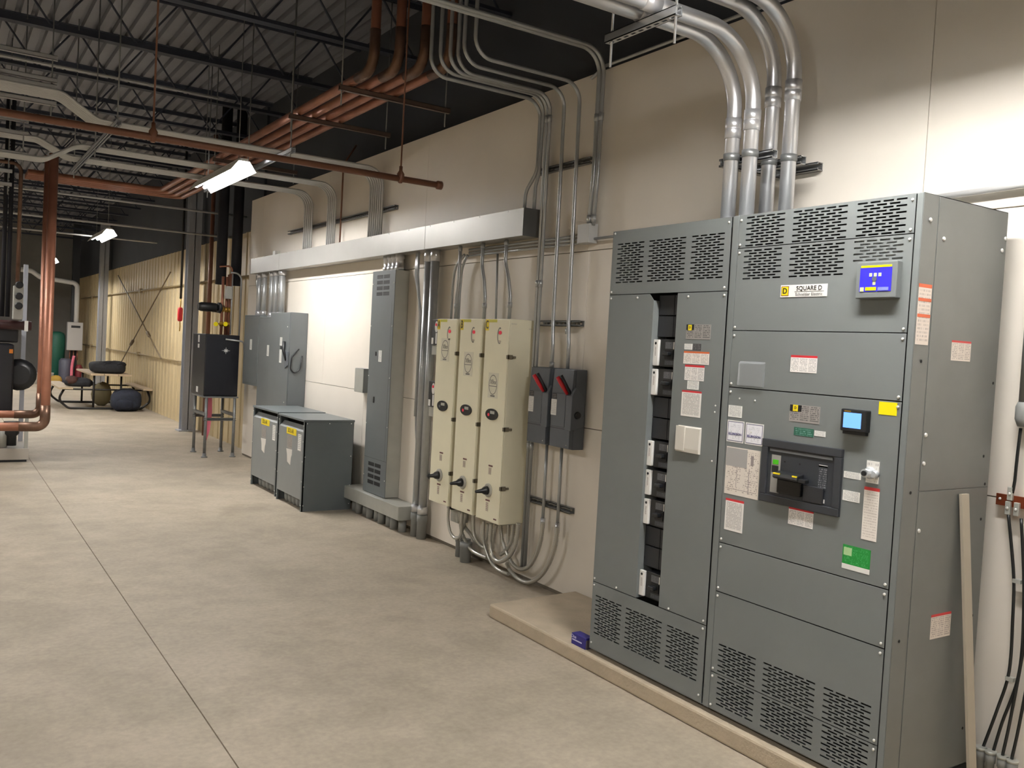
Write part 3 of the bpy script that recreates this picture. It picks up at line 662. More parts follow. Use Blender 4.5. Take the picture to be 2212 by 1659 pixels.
channel((-.02, 7.95, 3.06), (-.02, 11.08, 3.06), open_dir=(-1, 0, 0), slots=True, label='slotted strut on the wall behind the three conduit drops')
for x, y0, y1, lab in ((-2.535, 8.0, 10.9, 'strut under the pale conduit runs beside their offset bends'), (-1.09, 7.9, 11.0, 'strut under the pale conduit runs close to the equipment wall')):
    h = thing('trapeze_hanger', 'grey '+lab, 'hanger', (x, 9.4, 3.40))
    channel((x, y0, RUNZ-.034), (x, y1, RUNZ-.034), open_dir=(0, 0, -1), name='trapeze_strut', m=STEEL, parent=h)
    for yy in (y0+.08, y1-.08, (y0+y1)/2-.15): build('threaded_rod', MB().cyl((x, yy, RUNZ-.12), (x, yy, ROOFZ), .006, 6), STRUT, h)
# multi-level trapeze racks further out
def rack(px, ylist, Y, x_out, lab):
    x = atY(px, ylist[0], Y).x; zs = [atY(px, q, Y).z for q in ylist]
    h = thing('trapeze_hanger', lab, 'hanger', (x-.2, Y, min(zs)))
    for z in zs: channel((x+.04, Y, z), (x_out, Y, z), open_dir=(0, 0, 1), name='trapeze_strut', m=EMTL, parent=h)
    for xx in (x, x_out+.05): build('threaded_rod', MB().cyl((xx, Y, min(zs)-.12), (xx, Y, ROOFZ), .006, 6), STRUT, h)
rack(114, (125, 174, 188, 224), 8.9, -4.5, 'four level strut rack beside the highest conduit offset bend')
rack(52, (260, 289, 334), 9.9, -4.5, 'three level strut rack where the crossing conduit bends meet')
rack(18, (369, 398), 12.1, -4.5, 'two level strut rack over the left hand boiler')
# long thin conduits high under the joists
def xrun(p, q, Y, r, lab, m=EMTL, x_out=-4.6, grp=None):
    a = atY(*p, Y); b = atY(*q, Y); x1 = a.x
    one('electrical_conduit', MB().sweep([(x_out, Y, a.z), (x1, Y, a.z)], r, 8), m, lab, 'conduit', grp)
xrun((470, 212), (0, 130), 9.4, .013, 'thin pale conduit hung high just under the roof joists')
xrun((540, 470), (105, 423), 13.6, .016, 'pale conduit hung beyond the first strip light')
xrun((535, 518), (0, 449), 14.5, .016, 'long pale conduit hung above the tan siding')
xrun((340, 525), (120, 508), 18.5, .016, 'short pale conduit beside the small far strip light', x_out=-3.0)

# ------------------------------------------------------------------ copper mains
CZ = 3.80; CXS = [-1.02, -.885, -.755, -.625]
for i, x in enumerate(CXS):
    ye = 6.35-.16*i; yf = 13.9+.16*i
    pts = [(x, ye, ROOFZ+.02), (x, ye, CZ), (x, yf, CZ), (-2.75, yf, CZ)]
    t = thing('copper_pipe', 'copper main under the roof joists, '+('fourth', 'third', 'second', 'first')[i]+' of four from the sheeted wall', 'pipe', (x, 9, CZ), 'bank of four copper mains')
    build('pipe', MB().sweep(arc_path(pts, .16, 8), .038, 12), COPPER, t)
    build('elbow_sleeve', MB().sweep(arc_path([(x, ye, CZ+.30), (x, ye, CZ), (x, ye+.30, CZ)], .16, 8), .0415, 12), COPPERD, t)
for yy, lab in ((6.78, 'rusty brown strut under the copper mains next to their elbows'), (7.97, 'rusty brown strut under the copper mains at mid run'), (10.6, 'rusty brown strut under the copper mains near the first strip light')):
    h = thing('trapeze_hanger', lab, 'hanger', (-.7, yy, CZ-.08))
    channel((-1.12, yy, CZ-.062), (-.12, yy, CZ-.062), open_dir=(0, 0, 1), name='trapeze_strut', m=mat('brown strut', (108, 92, 82), .5, metal=.3), parent=h)
    for xx in (-1.10, -.16): build('threaded_rod', MB().cyl((xx, yy, CZ-.2), (xx, yy, ROOFZ), .006, 6), STRUT, h)
# capped brown pipe
RY = 5.6
a = atY(950, 403, RY); RZ = 2.862
t = thing('capped_pipe', 'long brown pipe with a capped end hung across the room', 'pipe', (-2.4, RY, RZ))
build('pipe', MB().cyl((-4.8, RY, RZ), (a.x, RY, RZ), .0215, 14), RUST, t); build('end_cap', MB().lathe((a.x-.03, RY, RZ), (a.x+.012, RY, RZ), [(0, .022), (.2, .030), (1, .030)], 14), RUST, t)
for px, py in ((865, 385), (331, 285)):
    xx = atY(px, py, RY).x; build('hanger_rod', MB().cyl((xx, RY, RZ+.02), (xx, RY, ROOFZ), .006, 8), RUST, t); build('hanger_clevis', MB().lathe((xx, RY, RZ-.03), (xx, RY, RZ+.085), [(0, .012), (.2, .026), (.55, .026), (.75, .012), (1, .012)], 10), RUST, t)

# ------------------------------------------------------------------ conduits up the wall between trough and switchboard
WX = -.055
def wall_conduit(y, z0, top, xl, lab, zup=4.9, r=.0135, X=WX, lead=None, grp=None, m=EMT):
    pts = list(lead or [(X, y, z0)])+[(X, y, top), (xl, y, top), (xl-.0, y, zup)]
    t = thing('electrical_conduit', lab, 'conduit', (X, y, z0), grp)
    build('pipe', MB().sweep(arc_path(pts, .13, 7), r, 10), m, t)
    return t
c_ = wall_conduit(5.485, TZ1, 3.575, -.98, 'thin conduit kicking sideways into the end of the trough', lead=[(-.075, 5.60, TZ1-.01), (-.075, 5.595, 2.92), (WX, 5.485, 3.06)])
c_ = wall_conduit(5.445, TZ1, 3.60, -.93, 'thin conduit dropping straight onto the end of the trough', lead=[(WX, 5.50, TZ1-.01), (WX, 5.498, 2.95), (WX, 5.455, 3.06)])
for i, (y, xl) in enumerate(((5.398, -.88), (5.360, -.84))):
    t = wall_conduit(y, .10, 3.60, xl, 'full height thin conduit beside drive C, the one '+('touching the cabinet side', 'closer to the disconnect')[i], grp='pair of full height conduits', X=WX-.0)
    for z in (3.40, 2.2, 1.0): build('coupling', MB().cyl((WX, y, z), (WX, y, z+.05), .0165, 10), EMT, t)
t = wall_conduit(5.19, 1.60, 3.60, -.89, 'thin conduit entering the disconnect that stands beside drive C', lead=[(-.075, 5.135, 1.60), (-.075, 5.135, 1.78), (WX, 5.175, 1.94)])
build('coupling', MB().cyl((-.075, 5.135, 1.62), (-.075, 5.135, 1.66), .018, 10), EMT, t)
t = wall_conduit(5.01, 1.60, 3.60, -.91, 'thin conduit entering the disconnect nearest the switchboard', lead=[(-.075, 4.945, 1.60), (-.075, 4.945, 1.78), (WX, 4.99, 1.94)])
build('coupling', MB().cyl((WX, 4.995, 1.86), (WX, 4.995, 1.90), .018, 10), EMT, t)
for y, r_ in ((4.80, .0165), (4.755, .0135)):
    pts = [(WX, y+.02, 2.60), (WX, y, 2.95), (WX, y, 3.77), (-4.4, y, 3.77)]
    t = thing('electrical_conduit', ('thicker' if r_ > .015 else 'thinner')+' conduit rising from the small wall box and turning under the roof', 'conduit', (WX, y, 2.6), 'pair of conduits from the small wall box')
    build('pipe', MB().sweep(arc_path(pts, .16, 8), r_, 10), EMT, t)
    for z in (2.62, 3.30): build('coupling', MB().cyl((WX, y+(.018 if z < 3 else 0), z), (WX, y+(.018 if z < 3 else 0), z+.05), r_+.004, 10), EMT, t)
bx = thing('junction_box', 'small grey metal box on the wall left of the switchboard', 'junction box', (-.05, 4.84, 2.48)); build('box_body', MB().box(-.085, -.012, 4.775, 4.905, 2.482, 2.612), EMTL, bx, .002); build('cover_plate', MB().box(-.088, -.085, 4.778, 4.902, 2.485, 2.609), EMTL, bx)
for z, y1, lab in ((2.545, 4.905, 'upper'), (2.520, 4.905, 'middle'), (2.495, 4.905, 'lower')):
    one('electrical_conduit', MB().cyl((-.035, 6.46, z), (-.035, y1, z), .0095, 8), EMT, lab+' thin level conduit running under the trough to the small wall box', 'conduit', 'level conduits under the trough')
one('electrical_conduit', MB().cyl((-.035, 4.775, 2.512), (-.035, 3.77, 2.512), .0095, 8), EMT, 'short level conduit from the small wall box to the switchboard', 'conduit')
pt = [(-.03, 4.92, 3.62), (-.03, 4.78, 3.672), (-.03, 2.6, 3.672)]
one('electrical_conduit', MB().sweep(arc_path(pt, .1), .011, 8), EMT, 'thin conduit lying along the top edge of the sheeted wall', 'conduit')
for y0, y1, z, lab in ((4.87, 5.52, 3.06, 'slotted strut on the wall above the disconnects near the roof'), (4.88, 5.38, 1.937, 'slotted strut on the wall just above the disconnects'), (4.87, 5.42, .632, 'slotted strut on the wall below the disconnects')):
    channel((-.02, y0, z), (-.02, y1, z), open_dir=(-1, 0, 0), slots=True, label=lab)

# ------------------------------------------------------------------ drops from the trough to the drives
for (y, yb, lab) in ((6.50, 6.52, 'thin bent conduit from the trough to drive A'), (6.135, 6.06, 'thin bent conduit from the trough to drive B'), (5.785, 5.69, 'thin bent conduit from the trough to drive C')):
    pts = [(-.10, y, TZ0+.005), (-.10, y, 2.40), (-.10, (y+yb)/2-.01, 2.27), (-.10, yb, 2.14), (-.10, yb, 1.955)]
    t = thing('electrical_conduit', lab, 'conduit', (-.1, yb, 1.95)); build('pipe', MB().sweep(arc_path(pts, .15, 5), .014, 10), EMT, t)
    for z, yy in ((2.53, y), (2.05, yb)): build('coupling', MB().cyl((-.10, yy, z), (-.10, yy, z+.04), .018, 10), EMT, t)
for i, (y0, lab) in enumerate(((6.54, 'behind drive A'), (6.615, 'next to the large rigid conduits'))):
    pts = [(-.05-.03*i, 6.46, 2.50), (-.05-.03*i, y0, 2.42), (-.05-.03*i, y0+.02, 2.2), (-.05-.03*i, y0+.02, 1.9)]
    one('electrical_conduit', MB().sweep(arc_path(pts, .2, 6), .011, 8), EMT, 'thin conduit curving off the level conduits '+lab, 'conduit')
one('electrical_conduit', MB().sweep([(-.03, 6.02, 2.5), (-.03, 5.99, 1.9)], .009, 8), EMT, 'thin straight conduit passing down between drives B and C', 'conduit')
# rigid conduits to the floor
for i, y in enumerate((7.105, 6.985)):
    t = thing('rigid_conduit', 'thick rigid conduit from trough to floor sleeve, on the '+('panelboard', 'drive A')[i]+' side', 'conduit', (-.07, y, 0), 'pair of thick rigid conduits')
    build('pipe', MB().cyl((-.075, y, 0), (-.075, y, TZ0+.01), .038, 14), EMT, t); build('coupling', MB().lathe((-.075, y, .22), (-.075, y, .29), [(0, .046), (1, .046)], 14), EMTBIG, t)
    build('floor_sleeve', MB().lathe((-.075, y, 0), (-.075, y, .215), [(0, .044), (.7, .044), (.72, .048), (1, .048)], 14), PVC, t); build('connector', MB().cyl((-.075, y, TZ0-.10), (-.075, y, TZ0), .044, 14), EMTBIG, t)
channel((-.02, 6.80, .56), (-.02, 7.22, .56), open_dir=(-1, 0, 0), label='short strut holding the thick rigid conduits near the floor')
for i, y in enumerate((7.39, 7.33, 7.27)):
    yb = 7.235-.026*i
    pts = [(-.055-.02*i, y, TZ0+.01), (-.055-.02*i, y, 2.36), (-.055-.02*i, yb, 2.0), (-.055-.02*i, yb, 1.28-.1*i)]
    if i == 0: pts += [(-.055, 7.245, 1.1), (-.055, 7.225, .95), (-.055, 7.20, .85)]
    t = thing('electrical_conduit', 'thin conduit bending down from the trough beside the thick rigid conduits', 'conduit', (-.06, yb, .9), 'three thin conduits beside the rigid ones')
    build('pipe', MB().sweep(arc_path(pts, .25, 5), .0125, 8), EMT, t)

# ------------------------------------------------------------------ drives A, B, C
DZ0, DZ1, DX = .430, 1.955, -.245
STK = print_mat('drive sticker', (226, 222, 200), (200, 196, 178), 8, 1, dens=.3)
SMALL = print_mat('small caption', (212, 206, 184), (150, 120, 110), 5, 1, dens=.6)
def ring(parent, name, y, z, ry, rz, x, w, m, t=.001, half=None):
    mb = MB(); n = 28; o = []; i_ = []
    rng = range(n+1) if half is None else range(half[0], half[1]+1)
    for k in rng:
        a = 2*math.pi*k/n; o.append((y+ry*math.cos(a), z+rz*math.sin(a))); i_.append((y+(ry-w)*math.cos(a), z+(rz-w)*math.sin(a)))
    for k in range(len(o)-1):
        b = len(mb.v)
        for q in (o[k], o[k+1], i_[k+1], i_[k]): mb.v.append((x-t, *q))
        mb.f.append((b, b+1, b+2, b+3)); mb.sm.append(False)
    return build(name, mb, m, parent)
def oval(parent, name, y, z, ry, rz, x, t, m, n=22):
    return build(name, MB().prism([(y+ry*math.cos(2*math.pi*k/n), z+rz*math.sin(2*math.pi*k/n)) for k in range(n)], 0, x-t, x), m, parent)
GREYM = mat('grey mark', (120, 118, 108), .5)
def drive(letter, y0, zs, zd=0.0):
    y1 = y0+.328; yc = (y0+y1)/2
    t = thing('motor_drive', 'tall cream drive cabinet with yellow letter '+letter, 'drive cabinet', (-.12, yc, DZ0), 'three cream drive cabinets')
    build('case', MB().box(DX+.012, -.004, y0, y1, DZ0, DZ1), CREAM, t, .004)
    build('front_cover', MB().box(DX, DX+.011, y0+.002, y1-.002, DZ0+.002, DZ1-.002), CREAM2, t, .003)
    yl = y1-.004
    tg = plateX(t, 'letter_tag', DX, yl-.046, yl, DZ1-.088, DZ1-.004, YEL, label='yellow letter tag'); text('letter', letter, .088, (DX-.0024, yl-.023, DZ1-.047), BLACK, tg, sx=.62, bold=True)
    plateX(t, 'top_strip', DX, yl-.16, yl-.046, DZ1-.026, DZ1-.004, mat('yellow green strip', (206, 200, 70), .5))
    # status oval
    oy, oz = y0+.118, DZ1-.125
    ring(t, 'oval_outline', oy, oz, .034, .062, DX, .010, GREYM, half=(-9, 9)); oval(t, 'red_lamp', oy-.006, oz+.022, .020, .014, DX, .003, REDL); plateX(t, 'caption', DX, oy-.022, oy+.014, oz-.048, oz-.036, SMALL)
    # sticker
    sy, sz = yc+.01, zs
    st = plateX(t, 'round_sticker', DX, sy-.07, sy+.07, sz-.095, sz+.095, STK); ring(st, 'sticker_circle', sy, sz+.005, .058, .075, DX-.0013, .006, GREYM); text('sticker_word', 'Xflex', .05, (DX-.002, sy, sz+.025), GREYM, st, sx=.8); plateX(st, 'sticker_rule', DX-.0012, sy-.055, sy+.055, sz-.008, sz-.003, GREYM, .0004); plateX(st, 'sticker_foot', DX-.0012, sy-.03, sy+.03, sz-.085, sz-.073, GREYM, .0004)
    # keypad oval
    kz = 1.238
    ko = oval(t, 'keypad', yc-.0, kz, .084, .043, DX, .010, BLACK); plateX(ko, 'keypad_screen', DX-.010, yc-.045, yc+.015, kz+.004, kz+.026, mat('lcd grey', (176, 178, 170), .4), .001); oval(ko, 'keypad_lamp', yc+.038, kz-.005, .014, .012, DX-.010, .001, REDL if letter != 'A' else DKGREY)
    # lower captions and rotary handle
    plateX(t, 'caption', DX, yc-.045, yc+.012, .845, .857, mat('dark caption', (110, 70, 66), .5)); plateX(t, 'caption', DX, yc-.03, yc+.01, .785, .838, SMALL)
    hz, hy = .665, yc-.005
    build('handle_plate', MB().lathe((DX, hy, hz), (DX-.014, hy, hz), [(0, .052), (.7, .052), (1, .046)], 20), mat('handle plate', (176, 174, 164), .45), t)
    kn = build('rotary_handle', MB().lathe((DX-.014, hy, hz), (DX-.115, hy, hz-.006), [(0, .034), (.25, .030), (.45, .017), (.9, .012), (1, .009)], 14), BLACK, t)
    plateX(t, 'caption', DX, yc-.03, yc+.03, .582, .594, mat('dark caption', (110, 70, 66), .5)); plateX(t, 'caption', DX, yc-.012, yc+.022, .505, .575, SMALL); plateX(t, 'caption', DX, y0+.03, y0+.07, DZ0+.028, DZ0+.038, mat('dark caption', (110, 70, 66), .5))
    for z in (1.675, 1.14, .70):
        mb = MB(); mb.box(DX+.004, DX+.045, y0-.006, y0+.001, z-.016, z+.016); mb.box(DX-.002, DX+.012, y0-.006, y0+.010, z-.014, z+.014); mb.box(DX+.045, DX+.070, y0-.011, y0, z-.008, z+.008)
        build('latch', mb, mat('latch metal', (120, 112, 94), .5, metal=.15), t)
    build('gland_plate', MB().box(DX+.03, -.02, y0+.02, y1-.02, DZ0-.008, DZ0), GREYL, t)
    return t
drive('A', 6.235, 1.70); drive('B', 5.848, 1.60); dC = drive('C', 5.462, 1.455)
plateY(dC, 'side_print', -.225, -.175, 1.915, 1.925, SMALL, y=5.462); plateY(dC, 'side_print', -.065, -.035, 1.885, 1.895, SMALL, y=5.462)
# small control stations on the wall left of drive A
for (py0, py1, lab) in ((690, 745, 'black control station with white oval above the other, left of drive A'), (824, 880, 'black control station with white oval below the other, left of drive A')):
    yc = 6.662; fx = -.205; z1 = atX(940, py0, fx).z; z0 = atX(940, py1, fx).z
    t = thing('control_station', lab, 'control box', (-.1, yc, z0-.09)); build('box_body', MB().box(fx, -.125, yc-.072, yc+.072, z0, z1), DKGREY, t, .003)
    fm = mat('station face', (40, 42, 44), .4); build('face', MB().box(fx-.003, fx, yc-.068, yc+.068, z0+.004, z1-.004), fm, t)
    oval(t, 'white_oval', yc-.015, z1-.062, .026, .048, fx-.003, .002, WHITE); oval(t, 'red_button', yc-.015, z1-.045, .011, .012, fx-.005, .006, REDL); plateX(t, 'tag', fx-.003, yc-.030, yc-.006, z0+.01, z1-.115, WHITE); plateX(t, 'tag', fx-.003, yc+.03, yc+.064, z0+.006, z0+.06, WHITE)
    build('lower_box', MB().box(fx+.01, -.13, yc-.075, yc+.075, z0-.085, z0-.005), GREYL, t, .003); build('mounting_strap', MB().box(-.125, -.001, yc-.02, yc+.02, z0-.06, z1-.02), STRUT, t)
    build('whip', MB().sweep(smooth_path([(-.15, yc-.03, z0-.085), (-.15, yc-.02, z0-.14), (-.15, yc-.035, z0-.19), (-.135, yc-.06, z0-.23)], .006), .010, 8, lambda i: .010+.0016*(i % 2)), FLEX, t)
# wiring below the drives
jb = thing('junction_box', 'small grey box on the wall under drive A', 'junction box', (-.06, 6.3, .27)); build('box_body', MB().box(-.10, -.006, 6.30, 6.43, .27, .40), GREYL, jb, .003); build('cover_plate', MB().box(-.102, -.10, 6.303, 6.427, .273, .397), GREYL, jb)
one('control_switch', MB().box(-.16, -.09, 6.315, 6.395, .385, .43), BLACK, 'tiny black switch hanging under drive A', 'switch', bevel=.003)
def zz(x, y): return (930+x/7.373, 1060+y/7.373)
def flex(pts, X, lab, r=.0155, grp=None, xs=None):
    P = [atX(*zz(*p), X if xs is None else xs[i]) for i, p in enumerate(pts)]
    for q in P: q.z = max(q.z, .022)
    path = smooth_path(P, .0075)
    one('flexible_conduit', MB().sweep(path, r, 10, lambda i: r*(1.03 if i % 2 else .80)), FLEX, lab, 'flexible conduit', grp)
FG = 'ribbed flexible conduits under the drives'
FL = 'ribbed flexible conduit looping below the cream drive cabinets'
flex([(290, 240), (280, 450), (310, 640), (370, 740), (430, 755), (480, 700), (490, 560), (500, 340)], -.17, 'ribbed flexible conduit looping between drive A and drive B', .013)
flex([(470, 330), (480, 560), (520, 720), (600, 880), (700, 980), (820, 1040), (900, 1070)], -.13, FL, grp=FG)
flex([(500, 340), (540, 560), (640, 690), (740, 820), (830, 900)], -.08, FL, grp=FG)
flex([(560, 360), (520, 580), (480, 720), (500, 860)], -.10, FL, grp=FG, r=.014)
flex([(680, 380), (680, 600), (720, 760), (800, 870), (900, 930)], -.12, FL, grp=FG)
flex([(845, 480), (840, 750), (880, 930), (960, 1130), (1080, 1260), (1240, 1330)], -.13, FL, grp=FG, r=.014)
flex([(915, 520), (905, 700), (880, 830), (930, 950)], -.07, FL, grp=FG)
flex([(965, 520), (950, 800), (970, 1000), (1050, 1115), (1150, 1115), (1270, 1020), (1350, 850), (1400, 520)], -.16, FL, grp=FG, r=.017)
flex([(1050, 540), (1000, 750), (985, 960)], -.07, FL, grp=FG)
flex([(1115, 520), (1130, 720), (1160, 850), (1195, 975)], -.06, FL, grp=FG)
flex([(1240, 520), (1232, 800), (1250, 900)], -.05, FL, grp=FG, r=.013)
flex([(1320, 520), (1285, 800), (1200, 950), (1110, 1020)], -.08, FL, grp=FG)
flex([(1790, 500), (1760, 760), (1690, 1000), (1580, 1190), (1450, 1250), (1330, 1190), (1260, 1090), (1200, 960)], -.08, 'ribbed flexible conduit swinging up to the disconnect beside drive C', .0165)
flex([(2020, 580), (1990, 850), (1900, 1130), (1760, 1350), (1580, 1460), (1420, 1420), (1280, 1290), (1210, 1150)], -.08, 'ribbed flexible conduit swinging up to the disconnect nearest the switchboard', .0165)
for y, r_ in ((6.10, .045), (6.20, .04), (6.28, .038)):
    t = thing('floor_sleeve', 'short grey sleeve standing on the floor under drive B', 'sleeve', (-.1, y, 0), 'floor sleeves under drive B'); build('sleeve', MB().lathe((-.08-.05*(y < 6.15), y, 0), (-.08-.05*(y < 6.15), y, .16), [(0, r_), (.75, r_), (.77, r_*1.12), (1, r_*1.12)], 14), PVC, t)

# ------------------------------------------------------------------ disconnect switches
def disconnect(y0, lab):
    y1 = y0+.235; z0, z1 = 1.068, 1.618; fx = -.132
    t = thing('disconnect_switch', lab, 'disconnect', (-.06, (y0+y1)/2, z0), 'pair of dark grey disconnects')
    build('enclosure', MB().box(fx+.03, -.01, y0, y1, z0, z1), DKGREY, t, .003)
    build('cover', MB().prism([(fx, z0+.006), (fx, z1-.16), (fx+.012, z1-.004), (fx+.03, z1-.004), (fx+.03, z0+.006)], 1, y0+.003, y1-.003), DKGREY, t, .003)
    build('cover_step', MB().box(fx-.006, fx, y0+.06, y1-.02, z0+.15, z1-.17), DKGREY, t, .003)
    build('handle_housing', MB().prism([(fx-.012, z0+.13), (fx-.012, z1-.18), (fx+.02, z1-.12), (fx+.10, z1-.20), (fx+.10, z0+.16)], 1, y0-.022, y0+.05), DKGREY, t, .004)
    build('pivot', MB().lathe((fx+.04, y0-.022, z0+.24), (fx+.04, y0-.034, z0+.24), [(0, .026), (1, .022)], 14), BLACK, t)
    h = MB(); pA = Vector((fx-.01, y0+.035, z1-.17)); pB = Vector((fx-.075, y0+.075, z1-.055))
    h.sweep([pA, pA.lerp(pB, .5), pB], .016, 8, lambda i: (.013, .017, .014)[i]); build('red_handle', h, RED, t)
    h2 = MB(); h2.sweep([pA+Vector((.01, -.022, .0)), pB+Vector((.015, -.022, .012))], .011, 8); build('handle_arm', h2, BLACK, t)
    plateX(t, 'rating_card', fx-.006 if False else fx, y1-.075, y1-.012, z0+.225, z0+.335, print_mat('disconnect card', (226, 226, 222), (196, 196, 194), 9, 1), .0075)
    plateX(t, 'mini_plate', fx, y1-.07, y1-.022, z0+.34, z0+.375, print_mat('mini plate', (40, 40, 42), (120, 120, 120), 3, 1), .0072)
    build('seam', MB().box(fx-.001, fx, y0+.02, y1-.004, z0+.135, z0+.139), BLACK, t)
    for (yy, z) in ((y0+.03, z0+.03), (y1-.03, z1-.20), (y0+.05, z1-.19)): inst('screw', SCREW_S, (fx-.001, yy, z), t)
    return t
disconnect(5.085, 'dark grey disconnect with red handle next to drive C'); disconnect(4.802, 'dark grey disconnect with red handle nearest the switchboard')
for y, lab in ((5.165, 'thin conduit leaving the bottom of the disconnect beside drive C'), (4.985, 'thin conduit leaving the bottom of the disconnect nearest the switchboard')):
    t = thing('electrical_conduit', lab, 'conduit', (WX, y, .48)); build('pipe', MB().cyl((WX, y, .49), (WX, y, 1.072), .0115, 10), EMT, t); build('coupling', MB().cyl((WX, y, .455), (WX, y, .53), .018, 10), EMTBIG, t)

# ------------------------------------------------------------------ panelboard on its wireway plinth
pb = thing('panelboard', 'tall narrow grey panelboard with louvred front and pale sides', 'electrical panel', (-.08, 7.88, .255))
PYa, PYb, PZa, PZb, PX = 7.628, 8.118, .258, 2.425, -.152
build('box', MB().box(PX+.004, -.002, PYa, PYb-.004, PZa, PZb), GREYL, pb, .003)
def louvres(za, zb_, groups, nm):
    rows_ = []
    for (ya, yb) in groups: 
        n = 4
        for k in range(n):
            zt = zb_-(zb_-za)*k/n; rows_ += [(ya, yb, zt, zt-(zb_-za)/n*.62)]
    return rows_
rects = louvres(2.165, 2.385, ((7.735, 7.868), (7.885, 8.02)), 'a')+louvres(.325, .56, ((7.735, 7.868), (7.885, 8.02)), 'b')
cut = sorted({round(z, 4) for r_ in rects for z in (r_[2], r_[3])})
build('trim_front', MB().box(PX-.002, PX+.004, PYa-.012, PYb+.010, PZa, PZb), GREY2, pb, .002)
for (ya, yb, zt, zb_) in rects:
    for k in range(3):
        z = zt-(zt-zb_)*(k+.5)/3; build('louvre_shade', MB().prism([(PX-.002, z+.006), (PX-.0032, z+.004), (PX-.0032, z-.004), (PX-.002, z-.006)], 1, ya, yb), INNER, pb)  # shade inside the slots painted as thin dark strips
build('door_seam', MB().box(PX-.0026, PX-.002, PYa-.010, PYb+.008, .600, .603), BLACK, pb); build('door_seam', MB().box(PX-.0026, PX-.002, 7.66, 7.662, .603, 2.13), BLACK2, pb)
for z in (2.30, 1.89, 1.40, .93, .42):
    for yy in (PYa+.004, PYb-.006): inst('screw', SCREW, (PX-.002, yy, z), pb)
plateX(pb, 'white_card', PX-.002, 7.835, 7.905, 1.545, 1.655, NOTE); build('latch', MB().box(PX-.008, PX-.002, 7.955, 7.975, 1.14, 1.20), BLACK, pb, .002); build('latch', MB().box(PX-.008, PX-.002, 7.955, 7.975, 1.60, 1.64), BLACK, pb, .002)
for y in (7.70, 7.79, 7.88, 7.97): one('conduit_nipple', MB().lathe((-.075, y, PZb), (-.075, y, TZ0), [(0, .046), (.25, .046), (.27, .038), (.73, .038), (.75, .046), (1, .046)], 14), EMTBIG, 'short bright nipple joining the panelboard to the trough', 'conduit', 'nipples over the panelboard')
pw = thing('floor_wireway', 'low light grey wireway box under the panelboard on conduit stubs', 'wireway', (-.1, 7.9, 0))
build('box', MB().box(-.205, -.004, 7.20, 8.50, .125, .252), GREYL, pw, .004); build('cover', MB().box(-.208, -.205, 7.203, 8.497, .128, .249), GREYL, pw)
for i in range(9):
    y = 7.30+.135*i; build('stub', MB().cyl((-.11-.02*(i % 2), y, 0), (-.11-.02*(i % 2), y, .126), .038, 12), PVC, pw)
jbx = thing('junction_box', 'flat grey box on the wall left of the panelboard', 'junction box', (-.05, 8.55, 1.2)); build('box_body', MB().box(-.10, -.004, 8.36, 8.58, 1.21, 1.455), GREY2, jbx, .003); build('cover_plate', MB().box(-.103, -.10, 8.363, 8.577, 1.213, 1.452), GREYL, jbx)

# ------------------------------------------------------------------ transformers
def transformer(y0, y1, fx, bxk, lab):
    z1 = .922; t = thing('transformer', lab, 'transformer', ((fx+bxk)/2, (y0+y1)/2, 0), 'pair of floor transformers')
    build('side_panel', MB().box(fx+.004, bxk, y0, y0+.004, .0, z1-.02), XGREY, t); build('side_panel', MB().box(fx+.004, bxk, y1-.004, y1, .0, z1-.02), XGREY, t); build('rear_panel', MB().box(bxk-.004, bxk, y0, y1, .10, z1-.02), XGREY, t)
    build('lid', MB().box(fx-.008, bxk+.006, y0-.006, y1+.006, z1-.022, z1), XGREY, t, .004)
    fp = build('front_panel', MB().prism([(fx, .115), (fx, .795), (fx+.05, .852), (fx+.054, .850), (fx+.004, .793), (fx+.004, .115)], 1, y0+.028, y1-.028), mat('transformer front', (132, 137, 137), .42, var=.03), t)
    for (a, b) in ((y0, y0+.028), (y1-.028, y1)): build('corner_post', MB().box(fx, fx+.02, a, b, 0, z1-.022), XGREY, t, .002)
    build('inner_shroud', MB().box(fx+.10, fx+.11, y0+.01, y1-.01, .10, .90), INNER, t)
    yc = (y0+y1)/2; w = y1-y0
    for k in range(5): build('core_foot', MB().lathe((fx+.09, yc-.3*w+.15*w*k, .0), (fx+.09, yc-.3*w+.15*w*k, .12), [(0, .03), (.3, .045), (1, .05)], 12), PVC, t)
    yg = plateX(t, 'yellow_tag', fx, yc-.165, yc+.13, .735, .805, YEL, label='yellow name tag'); text('tag_word', 'SOLAR', .058, (fx-.002, yc+.0, .771), mat('tag ink', (110, 96, 10), .5), yg, bold=True)
    plateX(t, 'rating_plate', fx, yc-.05, yc+.10, .59, .725, print_mat('transformer plate', (158, 152, 146), (130, 124, 120), 8, 1), label='silver rating plate')
    mb = MB(); mb.prism([(yc+.12, .578), (yc-.06, .585), (yc-.055, .53), (yc-.035, .50), (yc-.02, .42), (yc+.075, .445), (yc+.09, .52)], 0, fx-.001, fx); build('paper_label', mb, mat('torn paper label', (224, 221, 214), .6), t)
    plateX(t, 'white_card', fx, y0+.075, y0+.165, .60, .765, NOTE)
    for z in (.86, .70, .50, .30, .06):
        for yy in (y0+.014, y1-.014): inst('screw', SCREW, (fx, yy, z), t)
    for xx in (fx+.03, (fx+bxk)/2, bxk-.03): inst('screw', SCREW_YS, (xx, y0, .885), t)
    for z in (.55, .25, .06): inst('screw', SCREW_YS, (bxk-.02, y0, z), t); inst('screw', SCREW_YS, (fx+.02, y0, z), t)
    return t
transformer(8.462, 9.235, -.662, -.134, 'grey floor transformer with yellow tag, next to the panelboard')
transformer(9.365, 10.255, -.630, -.10, 'grey floor transformer with yellow tag, next to the boiler stand')

